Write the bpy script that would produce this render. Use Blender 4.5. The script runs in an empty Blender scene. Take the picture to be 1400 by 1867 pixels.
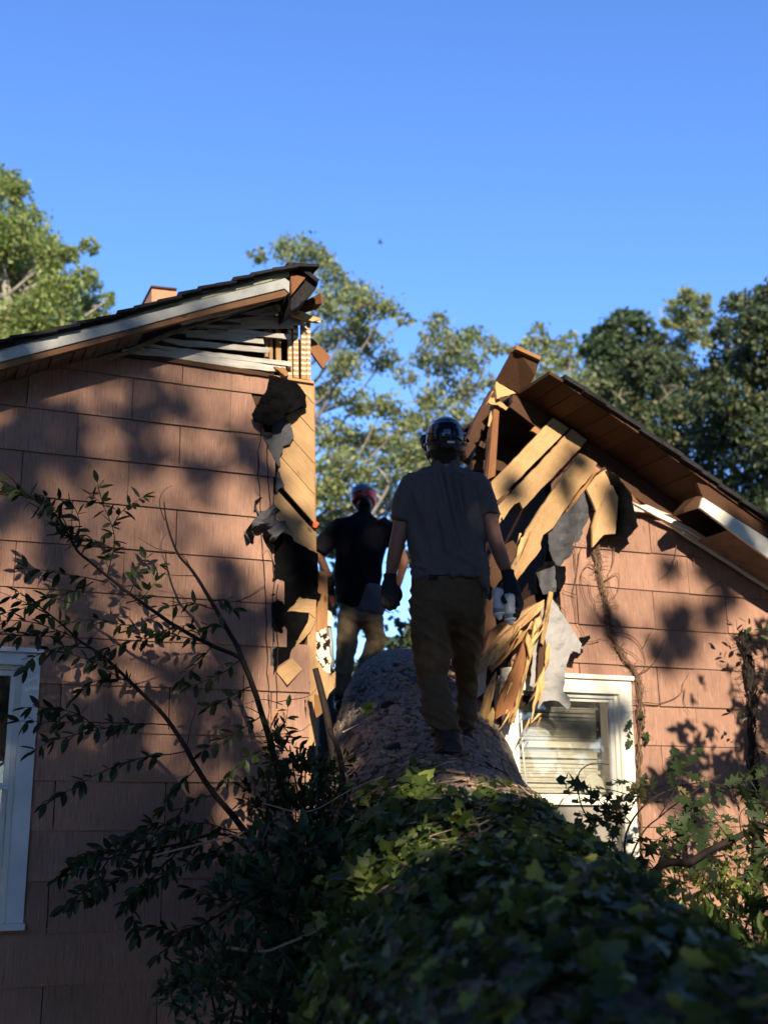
import bpy, bmesh, math, random
import numpy as np
from mathutils import Vector, Matrix, noise
from mathutils.geometry import delaunay_2d_cdt
R = math.radians
rng = np.random.default_rng(7)
random.seed(7)
S = bpy.context.scene
COL = S.collection

# ------------------------------------------------------------------ camera, world, sun, exposure
F, CX, CY, HY = 2210.0, 700.0, 933.5, 1480.0      # focal length, centre and horizon in photo pixels
PITCH = math.atan((HY - CY) / F)
CAM = Vector((0, 0, 1.6))
FW = Vector((0, math.cos(PITCH), math.sin(PITCH)))
UPV = Vector((0, -math.sin(PITCH), math.cos(PITCH)))
cd = bpy.data.cameras.new('camera'); cam = bpy.data.objects.new('camera', cd); COL.objects.link(cam)
cam.location = CAM; cam.rotation_euler = (R(90) + PITCH, 0, 0)
cd.sensor_fit = 'VERTICAL'; cd.sensor_height = 36; cd.sensor_width = 27
cd.lens = F / 1867 * 36
cd.clip_start = 0.05; cd.clip_end = 1500
cd.dof.use_dof = True; cd.dof.focus_distance = 5.9; cd.dof.aperture_fstop = 2.1
S.camera = cam
SUN_AZ, SUN_EL = R(8), R(22)                       # sun behind the camera, a little to its right
SD = Vector((math.sin(SUN_AZ) * math.cos(SUN_EL), -math.cos(SUN_AZ) * math.cos(SUN_EL), math.sin(SUN_EL)))
wd = bpy.data.worlds.new('World'); S.world = wd; wd.use_nodes = True
wn = wd.node_tree
sky = wn.nodes.new('ShaderNodeTexSky'); sky.sky_type = 'NISHITA'; sky.sun_disc = False
sky.sun_elevation = SUN_EL; sky.sun_rotation = math.atan2(SD.x, SD.y)
sky.air_density = 1.0; sky.dust_density = 0.0; sky.ozone_density = 5.0
bg = wn.nodes['Background']; bg.inputs[1].default_value = 0.15
shs = wn.nodes.new('ShaderNodeHueSaturation'); shs.inputs['Saturation'].default_value = 1.06
wn.links.new(sky.outputs[0], shs.inputs['Color']); stn = wn.nodes.new('ShaderNodeMix'); stn.data_type = 'RGBA'; stn.blend_type = 'MULTIPLY'; stn.inputs[0].default_value = 1; stn.inputs[7].default_value = (.95, .94, 1.14, 1)
wn.links.new(shs.outputs[0], stn.inputs[6]); wn.links.new(stn.outputs[2], bg.inputs[0])
sl = bpy.data.lights.new('sun', 'SUN'); sl.energy = 5.0; sl.angle = R(0.53); sl.color = (1, .86, .66)
so = bpy.data.objects.new('sun', sl); COL.objects.link(so)
so.rotation_euler = SD.to_track_quat('Z', 'Y').to_euler(); so.location = (3, -20, 15)
S.view_settings.view_transform = 'Standard'; S.view_settings.look = 'None'
S.view_settings.exposure = 0.85; S.view_settings.gamma = 1; S.view_settings.use_curve_mapping = False
S.cycles.max_bounces = 6; S.cycles.transparent_max_bounces = 12

# ------------------------------------------------------------------ geometry of the place
TH = math.atan2(F / math.cos(PITCH), 6300 - 700)   # the gable wall recedes to the right
U = Vector((math.cos(TH), math.sin(TH), 0)); NI = Vector((-math.sin(TH), math.cos(TH), 0))
def ray(x, y): return FW + Vector((1, 0, 0)) * ((x - CX) / F) + UPV * ((CY - y) / F)
O = CAM + ray(572, 950) * 7.4; O.z = 0
def q(x, y, w=0.0):
    r = ray(x, y); t = ((O + NI * w - CAM).dot(NI)) / r.dot(NI); P = CAM + r * t
    return ((P - O).dot(U), w, P.z)
def W(u, w, z): return O + U * u + NI * w + Vector((0, 0, z))
def Q(x, y, w=0.0): return W(*q(x, y, w))
def M(x, y, Y):
    r = ray(x, y); return CAM + r * ((Y - CAM.y) / r.y)
PITCHZ = None

# ------------------------------------------------------------------ object helpers
def tag(o, label=None, cat=None, group=None, kind=None):
    if label: o['label'] = label
    if cat: o['category'] = cat
    if group: o['group'] = group
    if kind: o['kind'] = kind
    return o
def thing(name, label, cat, loc=(0, 0, 0), rz=0, group=None):
    o = bpy.data.objects.new(name, None); COL.objects.link(o); o.empty_display_size = .2
    o.location = loc; o.rotation_euler = (0, 0, rz)
    return tag(o, label, cat, group)
def mk(name, me, mat=None, parent=None, mw=None, smooth=False):
    o = bpy.data.objects.new(name, me); COL.objects.link(o)
    if mat and not me.materials: me.materials.append(mat)
    if smooth: me.polygons.foreach_set('use_smooth', [True] * len(me.polygons))
    if parent: o.parent = parent
    if mw is not None: o.matrix_basis = mw
    return o
def mesh(v, f):
    me = bpy.data.meshes.new('m'); me.from_pydata([tuple(p) for p in v], [], f); me.update(); return me
def obj(name, v, f, mat, parent=None, mw=None, smooth=False):
    """v in world coordinates when parent is a world thing without rotation"""
    if parent is not None and mw is None:
        p = parent; off = Vector((0, 0, 0))
        while p is not None: off += p.location; p = p.parent
        v = [Vector(a) - off for a in v]
    return mk(name, mesh(v, f), mat, parent, mw, smooth)
class MB:
    def __init__(s): s.v = []; s.f = []
    def add(s, v, f):
        n = len(s.v); s.v += list(v); s.f += [tuple(i + n for i in a) for a in f]; return s
def tube_vf(pts, rad, seg=8, ex=None):
    pts = [Vector(p) for p in pts]; n = len(pts)
    if not hasattr(rad, '__len__'): rad = [rad] * n
    v = []; f = []; up = None
    for i in range(n):
        t = (pts[min(i + 1, n - 1)] - pts[max(i - 1, 0)]).normalized()
        if up is None: up = t.orthogonal().normalized()
        up = (up - t * up.dot(t)).normalized(); s = t.cross(up)
        for k in range(seg):
            a = 2 * math.pi * k / seg
            v.append(pts[i] + up * (math.cos(a) * rad[i]) + s * (math.sin(a) * rad[i]))
    for i in range(n - 1):
        for k in range(seg):
            a = i * seg + k; b = i * seg + (k + 1) % seg
            f.append((a, b, b + seg, a + seg))
    f.append(tuple(range(seg))[::-1]); f.append(tuple(range((n - 1) * seg, n * seg)))
    return v, f
def spline(pts, n=6):
    """Catmull-Rom through points"""
    p = [Vector(a) for a in pts]; p = [p[0] * 2 - p[1]] + p + [p[-1] * 2 - p[-2]]; out = []
    for i in range(1, len(p) - 2):
        for k in range(n):
            t = k / n; a, b, c, d = p[i - 1], p[i], p[i + 1], p[i + 2]
            out.append(.5 * ((2 * b) + (c - a) * t + (2 * a - 5 * b + 4 * c - d) * t * t + (3 * b - a - 3 * c + d) * t ** 3))
    out.append(p[-2]); return out
def box_vf(x0, x1, y0, y1, z0, z1):
    v = [Vector((x, y, z)) for x in (x0, x1) for y in (y0, y1) for z in (z0, z1)]
    return v, [(0, 1, 3, 2), (4, 6, 7, 5), (0, 4, 5, 1), (2, 3, 7, 6), (0, 2, 6, 4), (1, 5, 7, 3)]

# ------------------------------------------------------------------ materials
def nmat(name):
    m = bpy.data.materials.new(name); m.use_nodes = True; nt = m.node_tree
    return m, nt, nt.nodes['Principled BSDF']
def nd(nt, t, **kw):
    n = nt.nodes.new(t)
    for k, v in kw.items():
        if k.startswith('i_'):
            n.inputs[k[2:].replace('_', ' ')].default_value = v
        else: setattr(n, k, v)
    return n
def ramp(nt, fac, stops):
    r = nt.nodes.new('ShaderNodeValToRGB'); e = r.color_ramp.elements
    while len(e) < len(stops): e.new(0.5)
    for i, (p, c) in enumerate(stops):
        e[i].position = p; e[i].color = (c, c, c, 1) if not hasattr(c, '__len__') else (*c, 1)
    nt.links.new(fac, r.inputs[0]); return r.outputs[0]
def coords(nt, scale=(1, 1, 1), rnd=True):
    tc = nt.nodes.new('ShaderNodeTexCoord'); out = tc.outputs['Object']
    if rnd:
        oi = nt.nodes.new('ShaderNodeObjectInfo')
        mu = nd(nt, 'ShaderNodeMath', operation='MULTIPLY'); mu.inputs[1].default_value = 37.0
        nt.links.new(oi.outputs['Random'], mu.inputs[0])
        va = nd(nt, 'ShaderNodeVectorMath', operation='ADD'); nt.links.new(out, va.inputs[0]); nt.links.new(mu.outputs[0], va.inputs[1]); out = va.outputs[0]
    mp = nd(nt, 'ShaderNodeMapping'); mp.inputs['Scale'].default_value = scale
    nt.links.new(out, mp.inputs[0]); return mp.outputs[0]
def noisen(nt, vec, scale=5, detail=5, rough=.55, dist=0):
    n = nd(nt, 'ShaderNodeTexNoise'); n.inputs['Scale'].default_value = scale; n.inputs['Detail'].default_value = detail
    n.inputs['Roughness'].default_value = rough; n.inputs['Distortion'].default_value = dist
    nt.links.new(vec, n.inputs['Vector']); return n.outputs['Fac']
def mixc(nt, f, a, b, mode='MIX'):
    m = nd(nt, 'ShaderNodeMix', data_type='RGBA', blend_type=mode)
    for i, s in ((0, f), (6, a), (7, b)):
        if hasattr(s, 'is_linked') or hasattr(s, 'links'): nt.links.new(s, m.inputs[i])
        elif i == 0: m.inputs[0].default_value = s
        else: m.inputs[i].default_value = (*s, 1)
    return m.outputs[2]
def bump(nt, b, h, strength=.5, dist=.01):
    n = nd(nt, 'ShaderNodeBump'); n.inputs['Strength'].default_value = strength; n.inputs['Distance'].default_value = dist
    nt.links.new(h, n.inputs['Height']); nt.links.new(n.outputs[0], b.inputs['Normal'])
def brightrnd(nt, col, lo=.8, hi=1.15):
    oi = nt.nodes.new('ShaderNodeObjectInfo'); mr = nd(nt, 'ShaderNodeMapRange')
    mr.inputs['To Min'].default_value = lo; mr.inputs['To Max'].default_value = hi
    nt.links.new(oi.outputs['Random'], mr.inputs[0])
    hs = nd(nt, 'ShaderNodeHueSaturation'); nt.links.new(mr.outputs[0], hs.inputs['Value']); nt.links.new(col, hs.inputs['Color'])
    return hs.outputs[0]
def simple(name, c, rough=.6, amt=.25, scale=12, bumpd=.002, spec=.5, metal=0, stretch=(1, 1, 1)):
    m, nt, b = nmat(name)
    v = coords(nt, stretch); n = noisen(nt, v, scale, 6, .6)
    lo = tuple(x * (1 - amt) for x in c); hi = tuple(min(1, x * (1 + amt)) for x in c)
    nt.links.new(ramp(nt, n, [(.25, lo), (.75, hi)]), b.inputs['Base Color'])
    b.inputs['Roughness'].default_value = rough; b.inputs['Specular IOR Level'].default_value = spec; b.inputs['Metallic'].default_value = metal
    if bumpd: bump(nt, b, n, .6, bumpd)
    return m
def wood(name, c1, c2, gs=1.0, rough=.75, knots=True):
    m, nt, b = nmat(name)
    v = coords(nt, (1.6, 22, 22)); g = noisen(nt, v, 3.2 * gs, 8, .65, .35)
    v2 = coords(nt, (3, 90, 90)); g2 = noisen(nt, v2, 4, 3, .6)
    col = ramp(nt, g, [(.25, c2), (.5, c1), (.8, tuple(min(1, x * 1.15) for x in c1))])
    col = mixc(nt, ramp(nt, g2, [(.3, .0), (.55, .35)]), tuple(x * .75 for x in c2), col)
    if knots:
        vo = nd(nt, 'ShaderNodeTexVoronoi'); vo.inputs['Scale'].default_value = 1.0
        nt.links.new(coords(nt, (5.0, 9.5, 3)), vo.inputs['Vector'])
        k = ramp(nt, vo.outputs['Distance'], [(.05, 1.), (.14, 0.)])
        col = mixc(nt, k, col, tuple(x * .35 for x in c2))
    v3 = coords(nt, (1, 1, 1)); st = noisen(nt, v3, 4, 5, .6)
    col = mixc(nt, ramp(nt, st, [(.45, 0.), (.75, .45)]), col, tuple(x * .5 for x in c2))
    col = brightrnd(nt, col, .85, 1.1)
    nt.links.new(col, b.inputs['Base Color']); b.inputs['Roughness'].default_value = rough; b.inputs['Specular IOR Level'].default_value = .25
    bump(nt, b, g, .5, .003)
    return m
def leafmat(name, c1, c2, rough=.42, trans=.35, spec=.5, yellow=None):
    m, nt, b = nmat(name)
    at = nd(nt, 'ShaderNodeAttribute', attribute_name='rnd'); oi = nt.nodes.new('ShaderNodeObjectInfo')
    ad = nd(nt, 'ShaderNodeMath', operation='ADD'); nt.links.new(at.outputs['Fac'], ad.inputs[0]); nt.links.new(oi.outputs['Random'], ad.inputs[1])
    fr = nd(nt, 'ShaderNodeMath', operation='FRACT'); nt.links.new(ad.outputs[0], fr.inputs[0])
    st = [(0, c1), (.85, c2)]
    if yellow: st += [(.93, yellow)]
    col = ramp(nt, fr.outputs[0], st)
    nt.links.new(col, b.inputs['Base Color']); b.inputs['Roughness'].default_value = rough; b.inputs['Specular IOR Level'].default_value = spec
    tr = nd(nt, 'ShaderNodeBsdfTranslucent'); hs = nd(nt, 'ShaderNodeHueSaturation'); hs.inputs['Value'].default_value = 1.5; hs.inputs['Hue'].default_value = .48
    nt.links.new(col, hs.inputs['Color']); nt.links.new(hs.outputs[0], tr.inputs[0])
    ms = nd(nt, 'ShaderNodeMixShader'); ms.inputs[0].default_value = trans
    nt.links.new(b.outputs[0], ms.inputs[1]); nt.links.new(tr.outputs[0], ms.inputs[2])
    nt.links.new(ms.outputs[0], nt.nodes['Material Output'].inputs[0])
    return m
def shingle_mat():
    m, nt, b = nmat('striated_siding')
    v = coords(nt, (1, 1, .006)); g = noisen(nt, v, 150, 3, .75)          # vertical striation
    v1 = coords(nt, (1, 1, .003)); g1 = noisen(nt, v1, 60, 2, .6)
    col = ramp(nt, g, [(.32, (.20, .105, .072)), (.42, (.335, .185, .128)), (.62, (.385, .215, .150)), (.68, (.48, .31, .225)), (.73, (.62, .47, .37))])
    v2 = coords(nt, (1, 1, 1)); st = noisen(nt, v2, 3.5, 6, .65)
    col = mixc(nt, ramp(nt, st, [(.35, .0), (.8, .5)]), col, (.15, .085, .066))
    v3 = coords(nt, (1, 1, .12)); s2 = noisen(nt, v3, 14, 4, .6)
    col = mixc(nt, ramp(nt, s2, [(.55, .0), (.78, .5)]), col, (.20, .12, .095))
    v4 = coords(nt, (1, 1, 1)); s4 = noisen(nt, v4, 34, 2, .5)
    col = mixc(nt, ramp(nt, s4, [(.74, .0), (.78, .7)]), col, (.12, .07, .055))
    col = brightrnd(nt, col, .86, 1.1)
    nt.links.new(col, b.inputs['Base Color']); b.inputs['Roughness'].default_value = .72; b.inputs['Specular IOR Level'].default_value = .3
    ad = nd(nt, 'ShaderNodeMath', operation='ADD'); nt.links.new(g, ad.inputs[0]); nt.links.new(g1, ad.inputs[1])
    bump(nt, b, ad.outputs[0], .5, .003)
    return m
MT = {}
MT['shingle'] = shingle_mat()
MT['wood'] = wood('fresh_pine', (.70, .48, .26), (.48, .28, .12))
MT['wood2'] = wood('tan_pine', (.56, .32, .14), (.34, .16, .06))
MT['splinter'] = wood('split_pine', (.80, .60, .30), (.60, .36, .14), 1.6, knots=False)
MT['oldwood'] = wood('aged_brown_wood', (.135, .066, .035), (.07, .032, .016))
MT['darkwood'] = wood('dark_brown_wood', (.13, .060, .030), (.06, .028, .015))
MT['redwood'] = wood('orange_brown_wood', (.42, .19, .085), (.24, .10, .04))
MT['grey'] = simple('weathered_white_paint', (.50, .47, .42), .8, .35, 26, .002, .3, stretch=(.25, 1, 1))
MT['lath'] = simple('pale_lath', (.70, .60, .46), .8, .3, 20, .002, .3)
MT['white'] = simple('cream_trim_paint', (.74, .71, .60), .5, .10, 7, .001, .4)
MT['bluewhite'] = simple('shaded_trim_paint', (.66, .68, .68), .5, .12, 7, .001, .4)  # trim white tinted blue, its shade put into the colour
MT['fascia'] = simple('dirty_white_fascia', (.40, .41, .39), .65, .25, 9, .001, .3)
MT['mould'] = simple('pale_green_moulding', (.30, .31, .22), .7, .3, 14, .001, .3)
MT['felt'] = simple('black_building_felt', (.005, .005, .0055), 1, .4, 16, .002, .04)  # black felt, darkened further: the top flap's own shade is in it
MT['feltg'] = simple('grey_faded_felt', (.085, .085, .092), .9, .25, 24, .002, .2)
MT['feltl'] = simple('light_grey_felt', (.30, .29, .285), .9, .15, 10, .002, .2)
MT['asphalt'] = simple('black_roof_shingle', (.022, .021, .024), .9, .5, 40, .004, .2)
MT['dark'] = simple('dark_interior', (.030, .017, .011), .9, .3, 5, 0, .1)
MT['soffit'] = simple('grey_brown_soffit', (.20, .155, .12), .8, .35, 12, .001, .2)
MT['plaster'] = simple('broken_plaster', (.72, .66, .52), .9, .35, 30, .012, .2)
MT['pipe'] = simple('grey_conduit', (.25, .27, .28), .4, .1, 10, 0, .5)
MT['orange'] = simple('orange_plastic', (.75, .10, .03), .5, .1, 10, 0, .5)
MT['alu'] = simple('aluminium_sash', (.55, .56, .54), .4, .12, 8, 0, .5)
MT['blind'] = simple('cream_blind_slat', (.66, .64, .56), .6, .12, 20, 0, .4)
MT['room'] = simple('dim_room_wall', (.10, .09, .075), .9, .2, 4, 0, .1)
MT['stem'] = simple('dark_bark_stem', (.020, .013, .011), .8, .4, 30, .002, .3)
MT['vine'] = simple('brown_vine_stem', (.14, .085, .055), .85, .45, 40, .004, .2)
MT['twig'] = simple('pale_dry_twig', (.30, .22, .15), .8, .3, 40, .001, .2)
MT['shirt'] = simple('charcoal_cotton', (.105, .088, .085), .85, .12, 60, .0008, .2)
MT['black_shirt'] = simple('black_cotton', (.009, .009, .012), .9, .2, 60, .0008, .1)
MT['grey_shirt'] = simple('grey_undershirt', (.13, .115, .12), .85, .12, 60, .001, .2)
MT['pants'] = simple('brown_canvas', (.095, .062, .034), .85, .22, 22, .0015, .2)
MT['khaki'] = simple('khaki_canvas', (.30, .22, .125), .85, .2, 22, .0015, .2)
MT['skin'] = simple('tanned_skin', (.24, .115, .075), .55, .12, 25, .0006, .4)
MT['hair'] = simple('dark_hair', (.02, .013, .01), .7, .3, 60, .001, .3)
MT['glove'] = simple('black_work_glove', (.010, .010, .012), .7, .3, 30, .001, .3)
MT['boot'] = simple('dark_leather_boot', (.022, .015, .012), .6, .35, 18, .001, .35)
MT['helmetb'] = simple('black_blue_helmet_shell', (.010, .013, .030), .16, .05, 5, 0, .7)
MT['helmetr'] = simple('red_helmet_shell', (.36, .012, .012), .3, .05, 5, 0, .6)
MT['rubber'] = simple('matte_black_plastic', (.012, .012, .013), .45, .1, 8, 0, .5)
MT['label'] = simple('pale_sticker', (.55, .56, .58), .5, .1, 8, 0, .4)
MT['belt'] = simple('black_leather_belt', (.015, .012, .012), .35, .2, 12, 0, .6)
MT['bottle'] = simple('cloudy_plastic', (.62, .64, .66), .35, .05, 8, 0, .5)
MT['bottle'].node_tree.nodes['Principled BSDF'].inputs['Alpha'].default_value = .72
MT['bottlew'] = simple('white_bottle_cap', (.78, .78, .76), .4, .04, 8, 0, .5)
MT['bird'] = simple('dark_feathers', (.03, .03, .05), .8, .2, 8, 0, .2)
def glassmat():
    m, nt, b = nmat('window_glass')
    g = nd(nt, 'ShaderNodeBsdfGlossy'); g.inputs['Roughness'].default_value = .015; g.inputs[0].default_value = (1, 1, 1, 1)
    t = nd(nt, 'ShaderNodeBsdfTransparent'); t.inputs[0].default_value = (.88, .88, .86, 1)
    di = nd(nt, 'ShaderNodeBsdfDiffuse'); di.inputs[0].default_value = (.45, .44, .38, 1)
    n = noisen(nt, coords(nt, (1, 1, 1)), 9, 6, .7)
    f0 = ramp(nt, n, [(.45, .03), (.8, .22)])
    m0 = nd(nt, 'ShaderNodeMixShader'); nt.links.new(f0, m0.inputs[0]); nt.links.new(t.outputs[0], m0.inputs[1]); nt.links.new(di.outputs[0], m0.inputs[2])
    fr = nd(nt, 'ShaderNodeFresnel'); fr.inputs[0].default_value = 1.7
    ms = nd(nt, 'ShaderNodeMixShader'); nt.links.new(fr.outputs[0], ms.inputs[0]); nt.links.new(m0.outputs[0], ms.inputs[1]); nt.links.new(g.outputs[0], ms.inputs[2])
    nt.links.new(ms.outputs[0], nt.nodes['Material Output'].inputs[0]); return m
MT['glass'] = glassmat()
def barkmat():
    m, nt, b = nmat('pine_bark')
    at = nd(nt, 'ShaderNodeAttribute', attribute_name='crack')
    v = coords(nt, (1, 1, 1), False); n = noisen(nt, v, 55, 8, .75, .6); n2 = noisen(nt, v, 3.0, 4, .6)
    col = ramp(nt, n, [(.3, (.13, .095, .072)), (.5, (.31, .245, .200)), (.7, (.54, .45, .37))])
    col = mixc(nt, ramp(nt, n2, [(.45, 0.), (.7, .6)]), col, (.24, .125, .085))
    col = mixc(nt, ramp(nt, at.outputs['Fac'], [(.08, 1.), (.46, 0.)]), col, (.030, .020, .016))
    nt.links.new(col, b.inputs['Base Color']); b.inputs['Roughness'].default_value = .85; b.inputs['Specular IOR Level'].default_value = .3
    bump(nt, b, n, 1.0, .012); return m
MT['bark'] = barkmat()
MT['tbark'] = simple('grey_tree_bark', (.30, .26, .22), .9, .4, 6, .01, .2)
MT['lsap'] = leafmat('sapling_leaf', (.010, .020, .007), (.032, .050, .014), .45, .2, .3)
MT['livy'] = leafmat('ivy_leaf', (.016, .034, .008), (.085, .120, .024), .50, .25, .28, yellow=(.30, .34, .08))
MT['loak'] = leafmat('oak_leaf', (.016, .030, .012), (.036, .058, .02), .6, .2, .2, yellow=(.14, .12, .035))
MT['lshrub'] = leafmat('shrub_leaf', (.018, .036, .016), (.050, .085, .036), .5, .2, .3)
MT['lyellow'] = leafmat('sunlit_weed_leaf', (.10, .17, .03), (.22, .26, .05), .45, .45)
MT['lbright'] = leafmat('bright_tree_leaf', (.12, .19, .05), (.30, .36, .11), .5, .4, yellow=(.27, .25, .09))
MT['lmid'] = leafmat('hazel_tree_leaf', (.12, .17, .065), (.31, .35, .15), .5, .4, yellow=(.26, .20, .08))
MT['ldark'] = leafmat('dark_tree_leaf', (.03, .055, .025), (.085, .115, .045), .5, .3, yellow=(.16, .14, .05))
MT['lshade'] = leafmat('shade_leaf', (.020, .032, .014), (.035, .05, .02), .6, .06, .2)
MT['ldead'] = leafmat('dead_leaf', (.10, .055, .025), (.28, .17, .08), .7, .2, .2)
MT['chip'] = simple('bark_chip', (.38, .26, .16), .9, .5, 60, .001, .2)
MT['lpine'] = leafmat('pine_needle', (.03, .06, .022), (.07, .105, .04), .5, .3)

# ------------------------------------------------------------------ leaves
def T_oval():
    v = [(0, 0, 0), (.17, .25, .03), (.21, .5, .03), (.13, .8, .01), (0, 1, -.05), (-.13, .8, .01), (-.21, .5, .03), (-.17, .25, .03), (0, .5, -.02)]
    return v, [(0, 1, 8), (1, 2, 8), (2, 3, 8), (3, 4, 8), (4, 5, 8), (5, 6, 8), (6, 7, 8), (7, 0, 8)]
def T_ivy():
    ring = [(0, .03), (.20, -.14), (.46, .04), (.35, .24), (.43, .50), (.24, .60), (0, 1), (-.24, .60), (-.43, .50), (-.35, .24), (-.46, .04), (-.20, -.14)]
    v = [(x, y, .16 * abs(x) - .12 * y * y) for x, y in ring] + [(0, .25, -.04)]
    n = len(ring); return v, [(i, (i + 1) % n, n) for i in range(n)]
def T_oak():
    ring = [(0, 0), (.06, .12), (.22, .18), (.10, .27), (.34, .42), (.13, .46), (.38, .68), (.14, .68), (.20, .88), (0, 1)]
    ring = [(x * .85, y) for x, y in ring]; full = ring + [(-x, y) for x, y in ring[-2:0:-1]]
    v = [(x, y, .12 * abs(x) - .10 * y * y) for x, y in full]; m = len(v)
    v += [(0, .2, 0), (0, .5, -.02), (0, .75, -.05)]
    f = []
    def c(y): return m + (0 if y < .33 else 1 if y < .62 else 2)
    for i in range(m):
        j = (i + 1) % m; y = (full[i][1] + full[j][1]) / 2; f.append((i, j, c(y)))
    f += [(3, m + 1, m), (m - 3, m, m + 1), (5, m + 2, m + 1), (m - 5, m + 1, m + 2)]
    return v, f
def T_quad():
    return [(-.3, 0, 0), (.3, .05, .05), (.25, .9, 0), (-.25, 1, .05)], [(0, 1, 2, 3)]
TPL = {'oval': T_oval(), 'ivy': T_ivy(), 'oak': T_oak(), 'quad': T_quad()}
def leaf_basis(dirs, nrm):
    d = dirs / (np.linalg.norm(dirs, axis=1, keepdims=True) + 1e-9)
    x = np.cross(d, nrm); x /= (np.linalg.norm(x, axis=1, keepdims=True) + 1e-9)
    z = np.cross(x, d); return x, d, z
def leaf_mesh(pos, dirs, nrm, size, tpl):
    tv, tf = TPL[tpl]; tv = np.array(tv); nv = len(tv); N = len(pos); k = len(tf[0])
    x, d, z = leaf_basis(dirs, nrm)
    P = pos[:, None, :] + size[:, None, None] * (tv[None, :, 0:1] * x[:, None] + tv[None, :, 1:2] * d[:, None] + tv[None, :, 2:3] * z[:, None])
    P = P.reshape(-1, 3).astype(np.float32)
    Fc = (np.array(tf)[None] + (np.arange(N) * nv)[:, None, None]).reshape(-1, k).astype(np.int32)
    me = bpy.data.meshes.new('leaves'); me.vertices.add(len(P)); me.vertices.foreach_set('co', P.ravel())
    me.loops.add(Fc.size); me.loops.foreach_set('vertex_index', Fc.ravel())
    me.polygons.add(len(Fc)); me.polygons.foreach_set('loop_start', np.arange(0, Fc.size, k, dtype=np.int32))
    me.update(calc_edges=True)
    a = me.attributes.new('rnd', 'FLOAT', 'FACE'); a.data.foreach_set('value', np.repeat(rng.random(N), len(tf)).astype(np.float32))
    return me
LEAFMESH = {}
def leaf_parts(parent, pos, dirs, nrm, size, tpl, mat, name='leaf', limit=300, off=None):
    """the largest-looking leaves as objects, the rest as one part"""
    pos = np.array(pos, float); dirs = np.array(dirs, float); nrm = np.array(nrm, float); size = np.array(size, float)
    o = np.array(off if off is not None else parent.location)
    app = size / np.linalg.norm(pos - np.array(CAM), axis=1)
    idx = np.argsort(-app); big = idx[:limit]; rest = idx[limit:]
    key = (tpl, mat.name)
    if key not in LEAFMESH: 
        me = mesh(*TPL[tpl]); me.materials.append(mat); LEAFMESH[key] = me
    x, d, z = leaf_basis(dirs, nrm)
    for i in big:
        m = Matrix([[*(0, 0, 0, 0)]] * 4)
        s = size[i]
        for r in range(3):
            m[r][0] = x[i][r] * s; m[r][1] = d[i][r] * s; m[r][2] = z[i][r] * s; m[r][3] = pos[i][r] - o[r]
        m[3][3] = 1
        mk(name, LEAFMESH[key], None, parent, m)
    if len(rest):
        me = leaf_mesh(pos[rest] - o, dirs[rest], nrm[rest], size[rest], tpl); me.materials.append(mat)
        f = mk('foliage', me, None, parent); f['kind'] = 'stuff'
def rdir(n):
    v = rng.normal(size=(n, 3)); return v / np.linalg.norm(v, axis=1, keepdims=True)
# ------------------------------------------------------------------ house helpers (local frame: x along the gable wall, y inward, z up)
class House:
    def __init__(s, name, label, u0):
        s.u0 = u0; s.e = thing(name, label, 'house', W(u0, 0, 0), TH)
    def L(s, p): return Vector((p[0] - s.u0, p[1], p[2]))
def jag(pts, amp, step):
    """tear the edge of a pixel polygon: extra points with jitter"""
    out = []; n = len(pts)
    for i in range(n):
        a = pts[i]; b = pts[(i + 1) % n]; d = math.hypot(b[0] - a[0], b[1] - a[1]); k = max(1, int(d / step))
        for j in range(k):
            t = j / k; jx = random.uniform(-amp, amp) if j else 0; jy = random.uniform(-amp, amp) if j else 0
            out.append(tuple([a[0] + (b[0] - a[0]) * t + jx, a[1] + (b[1] - a[1]) * t + jy] + [a[c] + (b[c] - a[c]) * t for c in range(2, len(a))]))
    return out
def slab(H, name, px, w, th, mat, parent=None, jit=0, step=8, wl=None, bev=0):
    """solid board from its outline: px = photo outline, w = distance behind the wall face, th = thickness"""
    if wl: px = [(a[0], a[1], b) for a, b in zip(px, wl)]
    if jit: px = jag(px, jit, step)
    P = []
    for a in px:
        ww = a[2] if len(a) > 2 else w
        u, w_, z = q(a[0], a[1], ww); P.append((u - H.u0, ww, z))
    return board3(H, name, P, th, mat, parent, bev)
def board3(H, name, P, th, mat, parent=None, bev=0):
    A = np.array([(p[0], p[2]) for p in P]); c = A.mean(0); wc = sum(p[1] for p in P) / len(P)
    _, _, vt = np.linalg.svd(A - c); ex2 = vt[0]
    if ex2[0] < 0: ex2 = -ex2
    ex = Vector((ex2[0], 0, ex2[1])); ez = Vector((0, -1, 0)); ey = ez.cross(ex)
    m = Matrix(((ex.x, ey.x, ez.x, c[0]), (ex.y, ey.y, ez.y, wc), (ex.z, ey.z, ez.z, c[1]), (0, 0, 0, 1)))
    mi = m.inverted(); L = [mi @ Vector(p) for p in P]
    area = sum(L[i].x * L[(i + 1) % len(L)].y - L[(i + 1) % len(L)].x * L[i].y for i in range(len(L)))
    if area < 0: L = L[::-1]
    n = len(L); v = L + [p - Vector((0, 0, th)) for p in L]
    f = [tuple(range(n)), tuple(range(2 * n - 1, n - 1, -1))] + [(i, n + i, n + (i + 1) % n, (i + 1) % n) for i in range(n)]
    o = mk(name, mesh(v, f), mat, parent or H.e, m)
    if parent is not None and parent is not H.e:
        o.matrix_basis = parent.matrix_basis.inverted() @ m
    if bev:
        b = o.modifiers.new('bevel', 'BEVEL'); b.width = bev; b.segments = 2; b.limit_method = 'ANGLE'
    return o
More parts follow.
